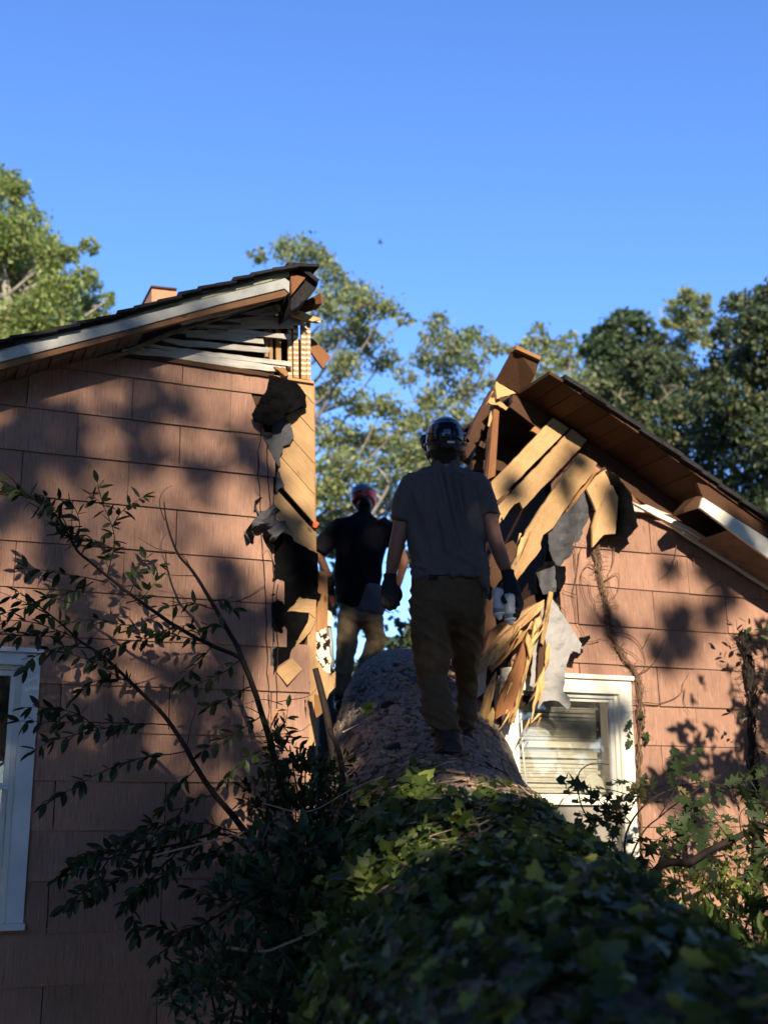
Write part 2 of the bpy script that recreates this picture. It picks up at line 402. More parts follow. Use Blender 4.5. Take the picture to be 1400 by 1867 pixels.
def sheet(H, name, px, wf, mat, parent=None, step=6, jit=1.5, th=.002, crump=.01):
    """torn flexible sheet: outline in photo pixels, wf(x, y) = offset from the wall"""
    px = jag(px, jit, 7)
    xs = [p[0] for p in px]; ys = [p[1] for p in px]
    pts = [Vector((p[0], p[1])) for p in px]; n = len(pts)
    x = min(xs)
    while x < max(xs):
        y = min(ys)
        while y < max(ys):
            pts.append(Vector((x + random.uniform(-2, 2), y + random.uniform(-2, 2)))); y += step
        x += step
    vs, es, fs, *_ = delaunay_2d_cdt(pts, [(i, (i + 1) % n) for i in range(n)], [], 1, .01)
    seed = random.uniform(0, 90); P = []
    for p in vs:
        w = wf(p.x, p.y) + crump * .6 * (1 - 2.4 * abs(noise.noise((p.x / 26 + seed, p.y / 26, 0)))) + crump * .22 * (1 - 2 * abs(noise.noise((p.x / 10 + seed, p.y / 14, 5))))
        P.append(H.L(q(p.x, p.y, w)))
    me = mesh(P, [tuple(f) for f in fs]); o = mk(name, me, mat, parent or H.e)
    s = o.modifiers.new('thickness', 'SOLIDIFY'); s.thickness = th; s.offset = 0
    return o
def clip(poly, a, b, c):
    """keep a*u + b*z <= c"""
    out = []; n = len(poly)
    for i in range(n):
        p, r = poly[i], poly[(i + 1) % n]; dp = a * p[0] + b * p[1] - c; dr = a * r[0] + b * r[1] - c
        if dp <= 0: out.append(p)
        if dp * dr < 0: t = dp / (dp - dr); out.append((p[0] + (r[0] - p[0]) * t, p[1] + (r[1] - p[1]) * t))
    return out
def line_clip(poly, p1, p2, keep):
    """keep the side of the line p1-p2 on which the point keep lies"""
    a = p2[1] - p1[1]; b = p1[0] - p2[0]; c = a * p1[0] + b * p1[1]
    if a * keep[0] + b * keep[1] > c: a, b, c = -a, -b, -c
    return clip(poly, a, b, c)
def uz(x, y, w=0): p = q(x, y, w); return (p[0], p[2])
def area(p): return abs(sum(p[i][0] * p[(i + 1) % len(p)][1] - p[(i + 1) % len(p)][0] * p[i][1] for i in range(len(p)))) / 2

def rake(H, name, a, b, w0, w1, above, below, mat, parent=None):
    """beam along the line a-b (photo pixels at depth w0) from w0 to w1; above/below = metres perpendicular in z"""
    (u0, z0), (u1, z1) = uz(*a, w0), uz(*b, w0); P = []
    v = []
    for w in (w0, w1):
        for (u, z) in ((u0, z0), (u1, z1)):
            v += [Vector((u - H.u0, w, z + above)), Vector((u - H.u0, w, z - below))]
    f = [(0, 1, 3, 2), (4, 6, 7, 5), (0, 2, 6, 4), (1, 5, 7, 3), (0, 4, 5, 1), (2, 3, 7, 6)]
    return mk(name, mesh(v, f), mat, parent or H.e)

HL = House('wooden_house', 'left half of the split brown shingled house, torn open beside the two men', uz(300, 1600)[0])
HR = House('wooden_house', 'right half of the split brown house, with splintered boards and a white window', uz(1300, 1600)[0])

# ------------------------------------------------------------------ ground
def ground():
    n = 70; v = []; f = []
    for j in range(n):
        for i in range(n):
            a = (i / (n - 1) - .5) * 2; b = (j / (n - 1) - .5) * 2
            x = math.copysign(abs(a) ** 3, a) * 400; y = math.copysign(abs(b) ** 3, b) * 400 + 6
            z = .10 * noise.noise((x * .3, y * .3, 0)) - .04
            v.append((x, y, z))
    for j in range(n - 1):
        for i in range(n - 1): k = j * n + i; f.append((k, k + 1, k + n + 1, k + n))
    m, nt, b = nmat('leafy_ground'); vv = coords(nt, (1, 1, 1), False)
    c = ramp(nt, noisen(nt, vv, 8, 8, .7), [(.3, (.035, .03, .016)), (.55, (.05, .06, .02)), (.75, (.12, .08, .04))])
    nt.links.new(c, b.inputs['Base Color']); b.inputs['Roughness'].default_value = .95
    o = obj('ground', v, f, m, None, smooth=True); tag(o, kind='structure')
ground()

# ------------------------------------------------------------------ the shingled walls
C0 = uz(499, 1023)[1]; CP = (uz(499, 1023)[1] - uz(497, 1261)[1]) / 3       # course lines and their spacing
SW = uz(332, 735)[0] - uz(148, 710)[0]                                     # shingle width
U0 = uz(332, 735)[0]
def make_wall(H, left):
    # window openings as (u0,u1,z0,z1)
    if left: op = (uz(-330, 1500)[0], uz(42, 1500)[0], uz(20, 1688)[1], uz(60, 1190)[1])
    else: op = (uz(930, 1400)[0], uz(1146, 1400)[0], uz(1050, 1640)[1], uz(1050, 1240)[1])
    sh = H.e
    base = Vector((0, 0, 0)); full = None
    for k in range(-12, 14):
        zb = C0 + (k) * CP; zt = zb + CP + .025
        if zb < .12: continue
        ph = (k % 2) * .5
        for j in range(-12, 12):
            ua = U0 + (j + ph) * SW + .004 * math.sin(j * 7 + k * 3) ; ub = ua + SW - .004
            tw = random.uniform(-.004, .004)
            poly = [(ua, zb + tw), (ub, zb + tw * .3), (ub, zt), (ua, zt)]
            if left:
                ul = uz(-420, 1400)[0]
                poly = clip(poly, -1, 0, -ul)
                ur = {5: (487, 700), 4: (494, 790), 3: (503, 865)}.get(k)
                um = uz(*(ur or (497 + 4 * math.sin(k * 5), 1100)))[0]
                if k <= -1: um = uz(512 + (k + 1) * -6, 1340)[0] if k > -3 else uz(560, 1500)[0]
                poly = clip(poly, 1, 0, um)
                if poly and k == 3: poly = line_clip(poly, uz(483, 793), uz(505, 858), uz(300, 830))
                if poly: poly = line_clip(poly, uz(0, 693), uz(230, 640), uz(100, 800))
                if poly: poly = line_clip(poly, uz(224, 645), uz(490, 690), uz(300, 800))
            else:
                um = {5: 1120, 4: 1085, 3: 1030, 2: 1012, 1: 1012, 0: 1012}.get(k, 1022)
                if k > 5: um = 1120
                if k <= -2: um = 930
                poly = clip(poly, -1, 0, -uz(um, 1150)[0])
                poly = clip(poly, 1, 0, uz(1980, 1300)[0])
                if poly: poly = line_clip(poly, uz(1100, 848), uz(1400, 1072), uz(1200, 1200))
            if len(poly) < 3 or area(poly) < .003: continue
            pieces = [poly]
            us = [p[0] for p in poly]; zs = [p[1] for p in poly]
            if max(us) > op[0] and min(us) < op[1] and max(zs) > op[2] and min(zs) < op[3]:
                pieces = [clip(poly, 1, 0, op[0]), clip(poly, -1, 0, -op[1])]
                mid = clip(clip(poly, -1, 0, -op[0]), 1, 0, op[1])
                if len(mid) > 2: pieces += [clip(mid, 0, 1, op[2]), clip(mid, 0, -1, -op[3])]
            for pc in pieces:
                if len(pc) < 3 or area(pc) < .003: continue
                c = (sum(p[0] for p in pc) / len(pc), sum(p[1] for p in pc) / len(pc))
                ar = sum(pc[i][0] * pc[(i + 1) % len(pc)][1] - pc[(i + 1) % len(pc)][0] * pc[i][1] for i in range(len(pc)))
                if ar < 0: pc = pc[::-1]
                n = len(pc); tilt = random.uniform(.013, .019)
                fr = [Vector((p[0] - c[0], -.003 - tilt * (zt - p[1]) / (zt - zb), p[1] - c[1])) for p in pc]
                bk = [Vector((a.x, a.y + .006, a.z)) for a in fr]
                f = [tuple(range(n)), tuple(range(2 * n - 1, n - 1, -1))] + [(i, n + i, n + (i + 1) % n, (i + 1) % n) for i in range(n)]
                o = mk('shingle', mesh(fr + bk, f), MT['shingle'], H.e)
                o.location = (c[0] - H.u0, 0, c[1]); o.rotation_euler = (0, random.uniform(-.0045, .0045), 0)
                if left and k == 5 and c[0] > uz(423, 690)[0]: o.rotation_euler = (0, .03, 0)
make_wall(HL, True); make_wall(HR, False)

def core(H, name, polys, w0, w1, mat):
    m = MB()
    for P in polys:
        n = len(P); v = [Vector((p[0] - H.u0, w0, p[1])) for p in P] + [Vector((p[0] - H.u0, w1, p[1])) for p in P]
        m.add(v, [tuple(range(n)), tuple(range(2 * n - 1, n - 1, -1))] + [(i, n + i, n + (i + 1) % n, (i + 1) % n) for i in range(n)])
    return mk(name, mesh(m.v, m.f), mat, H.e)
def rect(a, b, c, d): return [(a, c), (b, c), (b, d), (a, d)]
# left half: backing wall round the window, closed behind
uL = uz(-420, 1400)[0]; uE = uz(492, 1300)[0]; wl0 = uz(-330, 1500)[0]; wl1 = uz(42, 1500)[0]; wz0 = uz(20, 1688)[1]; wz1 = uz(60, 1190)[1]
zr0 = uz(-420, 790)[1]
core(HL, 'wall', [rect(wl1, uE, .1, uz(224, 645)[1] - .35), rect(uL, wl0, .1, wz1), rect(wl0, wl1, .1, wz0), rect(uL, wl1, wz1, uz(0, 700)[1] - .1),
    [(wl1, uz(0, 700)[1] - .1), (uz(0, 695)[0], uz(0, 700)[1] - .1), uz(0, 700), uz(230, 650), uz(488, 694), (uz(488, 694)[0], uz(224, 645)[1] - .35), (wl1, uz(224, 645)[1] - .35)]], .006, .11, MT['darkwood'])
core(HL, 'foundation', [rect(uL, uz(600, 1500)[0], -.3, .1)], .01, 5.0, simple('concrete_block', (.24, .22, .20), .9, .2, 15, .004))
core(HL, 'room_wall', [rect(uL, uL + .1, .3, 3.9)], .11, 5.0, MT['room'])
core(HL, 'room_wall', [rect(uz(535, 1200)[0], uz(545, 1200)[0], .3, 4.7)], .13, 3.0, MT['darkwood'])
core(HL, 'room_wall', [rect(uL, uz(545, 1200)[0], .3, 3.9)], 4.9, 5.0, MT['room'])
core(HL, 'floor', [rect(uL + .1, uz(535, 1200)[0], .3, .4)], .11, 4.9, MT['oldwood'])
core(HL, 'attic_backing', [[uz(150, 690), uz(225, 650), uz(515, 560), uz(566, 600), uz(568, 700), uz(500, 700)]], .20, .25, MT['dark'])  # dark screen: shade of the open attic behind the slats, put into colour
# right half
uR0 = uz(1000, 1150)[0]; uR1 = uz(1980, 1300)[0]; wr0 = uz(930, 1400)[0]; wr1 = uz(1146, 1400)[0]; rz0 = uz(1050, 1640)[1]; rz1 = uz(1050, 1240)[1]
core(HR, 'wall', [rect(wr1, uR1, .3, uz(1400, 1085)[1] - .1), rect(wr0 - .02, wr1, .3, rz0), rect(uz(1025, 1200)[0], wr1, rz1, uz(1400, 1085)[1] - .1),
    [(uz(1025, 1200)[0], uz(1400, 1085)[1] - .1), (uR1, uz(1400, 1085)[1] - .1), uz(1415, 1090), uz(1120, 870), uz(1030, 1000)]], .006, .11, MT['darkwood'])
core(HR, 'foundation', [rect(uz(930, 1400)[0], uR1, -.3, .3)], .01, 5.0, simple('concrete_block', (.24, .22, .20), .9, .2, 15, .004))
core(HR, 'room_wall', [rect(uR1 - .1, uR1, .3, 3.2)], .11, 5.0, MT['room'])
core(HR, 'room_wall', [rect(uz(1035, 1200)[0], uR1, .3, 3.0)], 4.9, 5.0, MT['room'])
core(HR, 'room_wall', [rect(uz(932, 1200)[0], uz(932, 1200)[0] + .08, .3, 2.35)], .13, 1.5, MT['oldwood'])
core(HR, 'room_wall', [rect(uz(1022, 1200)[0], uz(1022, 1200)[0] + .08, 2.3, 3.85)], .13, 1.3, MT['darkwood'])
core(HR, 'floor', [rect(wr0, uR1 - .1, .3, .4)], .11, 4.9, MT['oldwood'])

# ------------------------------------------------------------------ left roof and gable
MT['brownpaint'] = wood('faded_brown_rafter', (.30, .16, .085), (.18, .09, .045))
OV = -.32
RL = [(-420, 745), (0, 618), (100, 596), (201, 572), (250, 557), (320, 536), (380, 519), (457, 499), (528, 479)]
def interp(L, x):
    for a, b in zip(L, L[1:]):
        if a[0] <= x <= b[0]: return a[1] + (b[1] - a[1]) * (x - a[0]) / (b[0] - a[0])
top = RL + [(545, 481)]
slab(HL, 'roof', [(x, y + 5) for x, y in RL] + [(527, 489)] + [(x, y + 12 + (6 if x < 50 else 0)) for x, y in RL[::-1]][1:], OV - .02, 4.6, MT['asphalt'])
roofp = [c for c in HL.e.children if c.name.startswith('roof')][0]
x = -60
while x < 540:                                       # the shingle tabs that make the ragged roof edge
    y = interp(RL, min(x, 527)); x2 = x + random.uniform(30, 44); y2 = interp(RL, min(x2, 527)); dz = random.uniform(-1.5, 1.5)
    slab(HL, 'roof_shingle', [(x, y + dz - 1), (x2 + 6, y2 + dz + 1.5), (x2 + 6, y2 + dz + 6), (x, y + dz + 5)], OV - .045 - random.uniform(0, .012), random.uniform(.5, .7), MT['asphalt'])
    x = x2
slab(HL, 'rake_moulding', [(-420, 760), (0, 627), (250, 565), (400, 526), (526, 491), (528, 503), (400, 537), (250, 577), (0, 634), (-420, 772)], OV + .012, .02, MT['mould'])
slab(HL, 'fascia', [(-420, 772), (0, 634), (250, 577), (400, 538), (520, 507), (528, 513), (528, 534), (519, 526), (400, 555), (250, 596), (0, 660), (-420, 800)], OV, .022, MT['fascia'], bev=.002)
slab(HL, 'rafter', [(-420, 800), (0, 660), (250, 596), (400, 555), (519, 526), (527, 533), (520, 540), (400, 568), (250, 607), (0, 674), (-420, 815)], OV + .012, .04, MT['brownpaint'])
SB = [(-420, 812), (0, 672), (250, 602), (400, 566), (520, 538)]
x = -110; i = 0
while x < 250:                                       # short soffit boards between fascia and wall
    x2 = x + 21
    y, y2 = interp(SB, x), interp(SB, x2)
    a = uz(x, y, OV + .03); b = uz(x2 - 1.6, y2, OV + .03)
    dz = random.uniform(-.008, .004)
    v = []
    for w in (OV + .035, -.012):
        for (u, z) in (a, b):
            v += [Vector((u - HL.u0, w, z + .012 + dz)), Vector((u - HL.u0, w, z + dz))]
    mk('soffit_board', mesh(v, [(0, 1, 3, 2), (4, 6, 7, 5), (0, 2, 6, 4), (1, 5, 7, 3), (0, 4, 5, 1), (2, 3, 7, 6)]), MT['soffit'], HL.e)
    x = x2
# twisted weathered frieze boards under the rake
slab(HL, 'frieze_board', [(196, 655), (240, 634), (310, 603), (400, 577), (470, 556), (512, 539), (516, 543), (470, 557), (400, 581), (310, 610), (235, 644)], -.13, .03, MT['soffit'], jit=1.0)
slab(HL, 'frieze_board', [(330, 588), (430, 562), (516, 541), (517, 544), (430, 568), (332, 593)], -.17, .01, MT['grey'], jit=.6)
# torn stub of the other roof slope with its rafters
slab(HL, 'roof_stub', [(527, 480), (545, 481), (581, 511), (579, 520), (574, 530), (563, 541), (551, 550), (540, 561), (531, 566), (529, 505)], -.28, .9, MT['asphalt'], jit=1.5, step=7)
slab(HL, 'roof_shingle', [(524, 478), (546, 479), (583, 510), (577, 513), (545, 487), (526, 487)], -.33, .95, MT['asphalt'], jit=.8)
slab(HL, 'rafter_end', [(530, 499), (557, 506), (532, 537)], -.31, .03, MT['redwood'])
slab(HL, 'beam', [(529, 562), (584, 534), (591, 547), (588, 553), (545, 566)], -.15, .10, MT['redwood'], wl=[.1, -.15, -.15, -.15, .1], bev=.003)
slab(HL, 'plywood_panel', [(566, 616), (572, 619), (603, 650), (589, 672), (566, 640)], .14, .02, MT['redwood'])
# louvred gable vent
vent = slab(HL, 'gable_vent', [(500, 688), (500, 684), (573, 695), (572, 699)], -.012, .05, MT['wood'])
SL = [[(224, 637), (274, 635), (521, 669), (521, 679), (320, 658), (224, 644)],
      [(262, 626), (532, 660), (532, 668), (330, 643), (262, 631)],
      [(300, 616), (493, 634), (490, 643), (330, 630), (296, 621)],
      [(340, 605), (480, 618), (482, 627), (340, 614)],
      [(411, 597), (530, 610), (530, 619), (420, 606)],
      [(415, 592), (535, 592), (535, 598), (415, 600)],
      [(440, 583), (555, 584), (553, 592), (440, 592)],
      [(470, 573), (500, 558), (586, 583), (583, 589), (480, 581)],
      [(380, 600), (470, 609), (468, 616), (375, 608)],
      [(360, 592), (440, 592), (445, 599), (360, 599)], [(400, 584), (505, 573), (528, 577), (440, 588)],
      [(440, 572), (512, 553), (526, 562), (470, 575)], [(318, 602), (398, 603), (400, 609), (310, 608)]]
for k, s in enumerate(SL):
    slab(HL, 'louvre_slat', s, -.03, .012, MT['grey'], vent, jit=.8, step=16, bev=0)
for (xa, xb, y0, y1, w) in [(525, 532, 598, 690, .02), (535, 544, 596, 690, .0), (549, 558, 590, 692, -.005), (559, 566, 586, 694, -.01), (483, 489, 600, 660, .05), (491, 497, 600, 662, .05), (503, 512, 600, 664, .05)]:
    slab(HL, 'vent_lath', [(xa, y0), (xb, y0 + 2), (xb + 1, y1), (xa + 1, y1 - 2)], w, .02, MT['wood'], vent)
for i in range(9):                                    # pale stripes across the laths, built as short raised strips
    y = 602 + i * 9.6
    for (xa, xb, w) in ((535, 544, -.003), (549, 558, -.008), (559, 566, -.013), (525, 532, .017)):
        if random.random() < .9: slab(HL, 'lath_stripe', [(xa + .6, y), (xb, y + 1), (xb, y + 5), (xa + .6, y + 4)], w, .005, MT['lath'], vent)
slab(HL, 'broken_slat', [(500, 556), (516, 553), (560, 572), (586, 582), (570, 586), (520, 574)], -.07, .015, MT['splinter'], jit=1.5, step=8)
slab(HL, 'broken_slat', [(515, 552), (530, 560), (548, 572), (530, 572)], -.09, .012, MT['wood2'], jit=1.5, step=6)
slab(HL, 'broken_slat', [(548, 586), (556, 588), (563, 602), (560, 600)], -.05, .008, MT['grey'], jit=.8, step=5)
slab(HL, 'broken_slat', [(500, 668), (520, 671), (526, 684), (520, 686)], -.05, .02, MT['wood2'], jit=1.5, step=5)
slab(HL, 'drip_board', [(222, 645), (300, 650), (420, 668), (500, 682), (500, 688), (400, 674), (300, 658), (226, 650)], -.032, .03, MT['oldwood'], jit=.5)
# chimney beyond the ridge
chim = slab(HL, 'chimney', [(277, 521), (322, 526), (322, 600), (277, 600)], 2.2, .35, simple('sunlit_brick', (.46, .22, .13), .85, .2, 30, .003))
slab(HL, 'chimney_cap', [(276, 520), (323, 525), (323, 528), (276, 523)], 2.18, .40, MT['oldwood'], chim)

# ------------------------------------------------------------------ left torn edge: diagonal boards, felt, studs
reg = [(455, 690), (572, 697), (575, 1010), (455, 1010)]
def pclip(poly, lines):
    for (p1, p2, k) in lines:
        if len(poly) > 2: poly = line_clip(poly, p1, p2, k)
    return poly
rl = [(reg[i], reg[(i + 1) % 4], (520, 850)) for i in range(4)]
ys = [585, 637, 690, 736, 787, 844, 900, 953, 967, 1016, 1068, 1120]
for a, b in zip(ys, ys[1:]):
    if (a, b) == (953, 967): continue
    sl_ = 1.12
    g = .8
    poly = [(400, a + g + (400 - 572) * sl_), (620, a + g + 48 * sl_), (620, b - g + 48 * sl_), (400, b - g - 172 * sl_)]
    poly = pclip(poly, rl)
    if len(poly) > 2 and area(poly) > 60:
        slab(HL, 'sheathing_board', poly, .008 + random.uniform(-.003, .003), .022, MT['wood'], jit=.35, step=30)
core(HL, 'dark_cavity_sheet', [[uz(500, 890), uz(572, 950), uz(572, 975), uz(500, 905)], [uz(541, 1150), uz(565, 1150), uz(565, 1345), uz(541, 1345)]], .10, .12, MT['dark'])  # near-black sheets carry the shade of the open gaps in their colour
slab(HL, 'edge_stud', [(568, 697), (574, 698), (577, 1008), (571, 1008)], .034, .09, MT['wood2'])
slab(HL, 'dark_cavity_sheet', [(460, 700), (572, 705), (574, 1005), (460, 1005)], .10, .02, MT['dark'])  # same dark backing behind all the diagonal boards
slab(HL, 'felt_paper', [(480, 700), (520, 695), (548, 705), (556, 722), (556, 742), (538, 748), (519, 760), (500, 790), (507, 850), (512, 870), (503, 900), (488, 900), (480, 800)], .0015, .003, MT['felt'], jit=1, step=6)
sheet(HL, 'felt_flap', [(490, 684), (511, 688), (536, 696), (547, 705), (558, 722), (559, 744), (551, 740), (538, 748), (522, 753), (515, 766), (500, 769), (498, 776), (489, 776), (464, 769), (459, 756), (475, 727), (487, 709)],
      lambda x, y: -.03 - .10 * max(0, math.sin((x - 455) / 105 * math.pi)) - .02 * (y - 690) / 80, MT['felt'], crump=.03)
sheet(HL, 'felt_flap', [(519, 756), (525, 766), (529, 771), (536, 796), (529, 809), (516, 813), (516, 822), (511, 831), (512, 847), (507, 851), (498, 833), (480, 795), (495, 793), (496, 771)],
      lambda x, y: -.022, MT['feltg'], crump=.008)
sheet(HL, 'felt_flap', [(507, 855), (511, 867), (519, 886), (503, 897), (503, 871)], lambda x, y: -.02, MT['feltg'], crump=.006)
sheet(HL, 'felt_flap', [(475, 906), (493, 908), (498, 915), (518, 938), (522, 953), (518, 969), (507, 978), (498, 989), (478, 988), (458, 989), (445, 971), (466, 944), (473, 940), (463, 926), (465, 913)],
      lambda x, y: -.07 - .05 * math.sin((x + y) / 9.0) - .04 * math.sin((x - y) / 13.0), MT['feltg'], crump=.07, step=6)
sheet(HL, 'felt_flap', [(448, 968), (466, 946), (480, 962), (495, 975), (512, 968), (520, 972), (517, 990), (502, 998), (487, 990), (460, 990)],
      lambda x, y: -.05 - .06 * math.sin(x / 7.0), MT['felt'], crump=.06, step=6)
sheet(HL, 'felt_flap', [(502, 978), (516, 971), (533, 978), (540, 993), (558, 1004), (573, 1014), (577, 1040), (575, 1070), (580, 1081), (586, 1083), (584, 1090), (575, 1094), (546, 1089), (523, 1115), (563, 1117), (561, 1133), (546, 1160), (538, 1177), (530, 1189), (528, 1200), (507, 1214), (499, 1232), (496, 1100)],
      lambda x, y: -.010 - .015 * abs(math.sin(y / 31)), MT['felt'], crump=.014)
slab(HL, 'felt_paper', [(488, 960), (580, 1010), (580, 1100), (565, 1140), (530, 1210), (508, 1250), (490, 1270)], .004, .003, MT['felt'], jit=1, step=8)
slab(HL, 'felt_paper', [(496, 1100), (505, 1100), (504, 1262), (492, 1262)], -.012, .004, MT['feltg'], jit=.4)
slab(HL, 'sheathing_board', [(523, 1115), (546, 1089), (577, 1094), (575, 1127), (563, 1117)], -.012, .02, MT['wood'], jit=.5)
slab(HL, 'stud', [(578, 1041), (598, 1042), (598, 1120), (597, 1160), (577, 1150), (578, 1092)], .02, .09, MT['wood2'], bev=.003)
slab(HL, 'stud', [(561, 1130), (577, 1117), (577, 1360), (561, 1360)], .012, .09, MT['wood'], bev=.003)
slab(HL, 'sheathing_board', [(561, 1117), (577, 1127), (566, 1152), (541, 1178), (537, 1174), (546, 1160), (561, 1134)], -.004, .018, MT['wood'], jit=.5)
slab(HL, 'stud', [(532, 1180), (543, 1172), (543, 1300), (530, 1340)], .03, .09, MT['wood2'])
slab(HL, 'stud', [(541, 1170), (563, 1150), (563, 1380), (541, 1380)], .075, .03, MT['redwood'])
slab(HL, 'sheathing_board', [(503, 1223), (532, 1200), (552, 1220), (524, 1249)], -.03, .02, MT['wood'], jit=.4, wl=[-.03, -.01, -.02, -.05])
slab(HL, 'sheathing_board', [(501, 1232), (507, 1230), (532, 1256), (545, 1280), (543, 1288), (507, 1279)], .0, .02, MT['splinter'], jit=.8)
slab(HL, 'sheathing_board', [(503, 1278), (543, 1286), (546, 1292), (536, 1310), (549, 1345), (540, 1352), (512, 1365), (500, 1362), (498, 1300)], .008, .022, MT['wood'], jit=1.2)
slab(HL, 'sheathing_board', [(500, 1364), (560, 1350), (570, 1420), (500, 1420)], .006, .02, MT['wood2'], jit=1)
slab(HL, 'plaster_board', [(577, 1136), (588, 1150), (597, 1160), (599, 1178), (604, 1200), (603, 1228), (590, 1224), (577, 1196)], .03, .015, MT['plaster'], jit=1.6, step=5)
for i in range(16):
    cx_, cy_ = random.uniform(579, 600), random.uniform(1142, 1225)
    slab(HL, 'plaster_chip', [(cx_ - 4, cy_ - 2), (cx_ + 2, cy_ - 6), (cx_ + 4, cy_ + 2), (cx_, cy_ + 6)], .015 - random.uniform(0, .02), .008, MT['plaster'] if i % 3 else MT['dark'], jit=.8, step=4)
slab(HL, 'sheathing_board', [(575, 1195), (590, 1222), (604, 1230), (612, 1224), (612, 1252), (600, 1265), (586, 1300), (574, 1308)], .02, .02, MT['wood'], jit=.8)
slab(HL, 'sheathing_board', [(574, 1265), (590, 1270), (588, 1300), (575, 1310)], .0, .02, MT['wood2'], jit=.8)
slab(HL, 'broken_slat', [(597, 1112), (604, 1116), (608, 1130), (606, 1143), (597, 1140)], .03, .02, MT['lath'], jit=.7)
pv, pf = tube_vf([HL.L(q(600, 1140, .06)), HL.L(q(604, 1180, .06)), HL.L(q(606, 1216, .05))], .014, 10)
mk('conduit', mesh(pv, pf), MT['pipe'], HL.e, None, True)
slab(HL, 'orange_flap', [(571, 953), (578, 950), (582, 955), (577, 962), (571, 961)], -.004, .01, MT['orange'], jit=.5)
slab(HL, 'orange_flap', [(600, 1090), (607, 1086), (611, 1096), (605, 1106)], .2, .01, MT['orange'], jit=.5)

# ------------------------------------------------------------------ right roof and gable
OR = -.45
RR = [(1012, 676), (1031, 689), (1111, 742), (1183, 792), (1263, 849), (1323, 892), (1400, 946), (1700, 1155), (1990, 1356)]
def rrlow(d): return [(x, y + d) for x, y in RR[::-1]]
slab(HR, 'roof', [(1040, 692)] + RR[2:6] + [(1322, 899)] + [(x, y + 7) for x, y in RR[2:5][::-1]] + [(1040, 699)], OR - .01, 1.75, MT['asphalt'])
slab(HR, 'roof', [(1324, 893)] + RR[6:] + [(x, y + 7) for x, y in RR[6:][::-1]] + [(1324, 900)], OR - .01, 3.2, MT['asphalt'])
x = 1030
while x < 1420:
    y = interp(RR, x); x2 = x + random.uniform(30, 42); y2 = interp(RR, x2); dz = random.uniform(-1.5, 1.5)
    slab(HR, 'roof_shingle', [(x, y + dz - 6), (x2 + 5, y2 + dz - 5), (x2 + 5, y2 + dz + 3), (x, y + dz + 2)], OR - .035 - random.uniform(0, .02), random.uniform(.6, .8), MT['asphalt'])
    x = x2
# deck boards, each running inward from the rake
us = [1000, 1026, 1051, 1078, 1111, 1138, 1165, 1192, 1218, 1240, 1264, 1292, 1320, 1350, 1380, 1410, 1470, 1530]
for i, (a, b) in enumerate(zip(us, us[1:])):
    ya, yb = interp(RR, max(a, 1012)) + 8, interp(RR, b) + 8
    if a == 1000: ya = 678
    pa, pb = uz(a, ya, OR), uz(b - 1.6, yb - .5, OR); wb = (1.25, 1.3, 1.25, 1.35)[i % 4] + random.uniform(-.05, .05); v = []
    dz = random.uniform(-.004, .003)
    w0 = OR - random.uniform(0, .01)
    for w in (w0, wb):
        for (u, z) in (pa, pb): v += [Vector((u - HR.u0, w, z + .004 + dz)), Vector((u - HR.u0, w, z - .018 + dz))]
    mk('deck_board', mesh(v, [(0, 1, 3, 2), (4, 6, 7, 5), (0, 2, 6, 4), (1, 5, 7, 3), (0, 4, 5, 1), (2, 3, 7, 6)]), MT['oldwood'] if i % 3 else MT['darkwood'], HR.e)
slab(HR, 'rafter', [(938, 707), (962, 704), (1010, 735), (1100, 800), (1200, 868), (1290, 925), (1275, 945), (1262, 948), (1180, 910), (1100, 858), (1000, 795), (930, 742)], -.02, .04, MT['oldwood'], jit=.5, step=30)
slab(HR, 'rafter', [(905, 722), (935, 712), (962, 745), (1060, 815), (1150, 880), (1130, 893), (1040, 835), (930, 760)], .28, .04, MT['darkwood'])
slab(HR, 'rafter', [(895, 712), (908, 700), (903, 740), (866, 815), (851, 836), (846, 812), (870, 757)], .35, .05, MT['darkwood'], jit=.8)
slab(HR, 'rafter', [(903, 735), (892, 790), (872, 850), (858, 852), (868, 815), (885, 770)], .50, .05, MT['oldwood'], jit=.8)
slab(HR, 'broken_slat', [(906, 760), (905, 780), (891, 800), (878, 815), (893, 790)], .2, .01, MT['splinter'], jit=.6)
slab(HR, 'debris_board', [(860, 840), (905, 838), (950, 850), (950, 862), (900, 856), (862, 856)], .45, .04, MT['darkwood'], jit=1)
slab(HR, 'attic_backing', [(912, 735), (968, 760), (1060, 830), (1040, 900), (990, 935), (900, 930), (893, 873)], .65, .03, MT['darkwood'], jit=1)
slab(HR, 'roof_block', [(940, 632), (985, 652), (975, 684), (959, 715), (948, 718), (905, 696)], -.15, .05, MT['oldwood'], wl=[-.25, -.25, -.2, -.08, -.05, -.05], bev=.002)
slab(HR, 'roof_block', [(941, 629), (986, 650), (984, 656), (940, 636)], -.27, .07, MT['wood2'])  # paler strip along the top: the block's lit edge put into colour
slab(HR, 'plywood_panel', [(905, 695), (940, 717), (920, 722), (906, 727), (903, 708)], -.10, .02, MT['splinter'], jit=1, step=6)
slab(HR, 'broken_slat', [(889, 730), (905, 724), (912, 732), (926, 743), (922, 748), (907, 738), (892, 736)], -.06, .015, MT['splinter'], jit=1.2, step=5)
slab(HR, 'stud', [(901, 732), (911, 735), (903, 868), (889, 874)], -.02, .07, MT['redwood'], bev=.003)
slab(HR, 'stud', [(901, 734), (904, 735), (893, 872), (884, 870)], .0, .03, MT['oldwood'])  # the stud's left face, its shade put into a darker wood colour
slab(HR, 'broken_slat', [(895, 748), (897, 762), (892, 778), (889, 776), (892, 760)], -.05, .006, MT['splinter'], jit=.5)
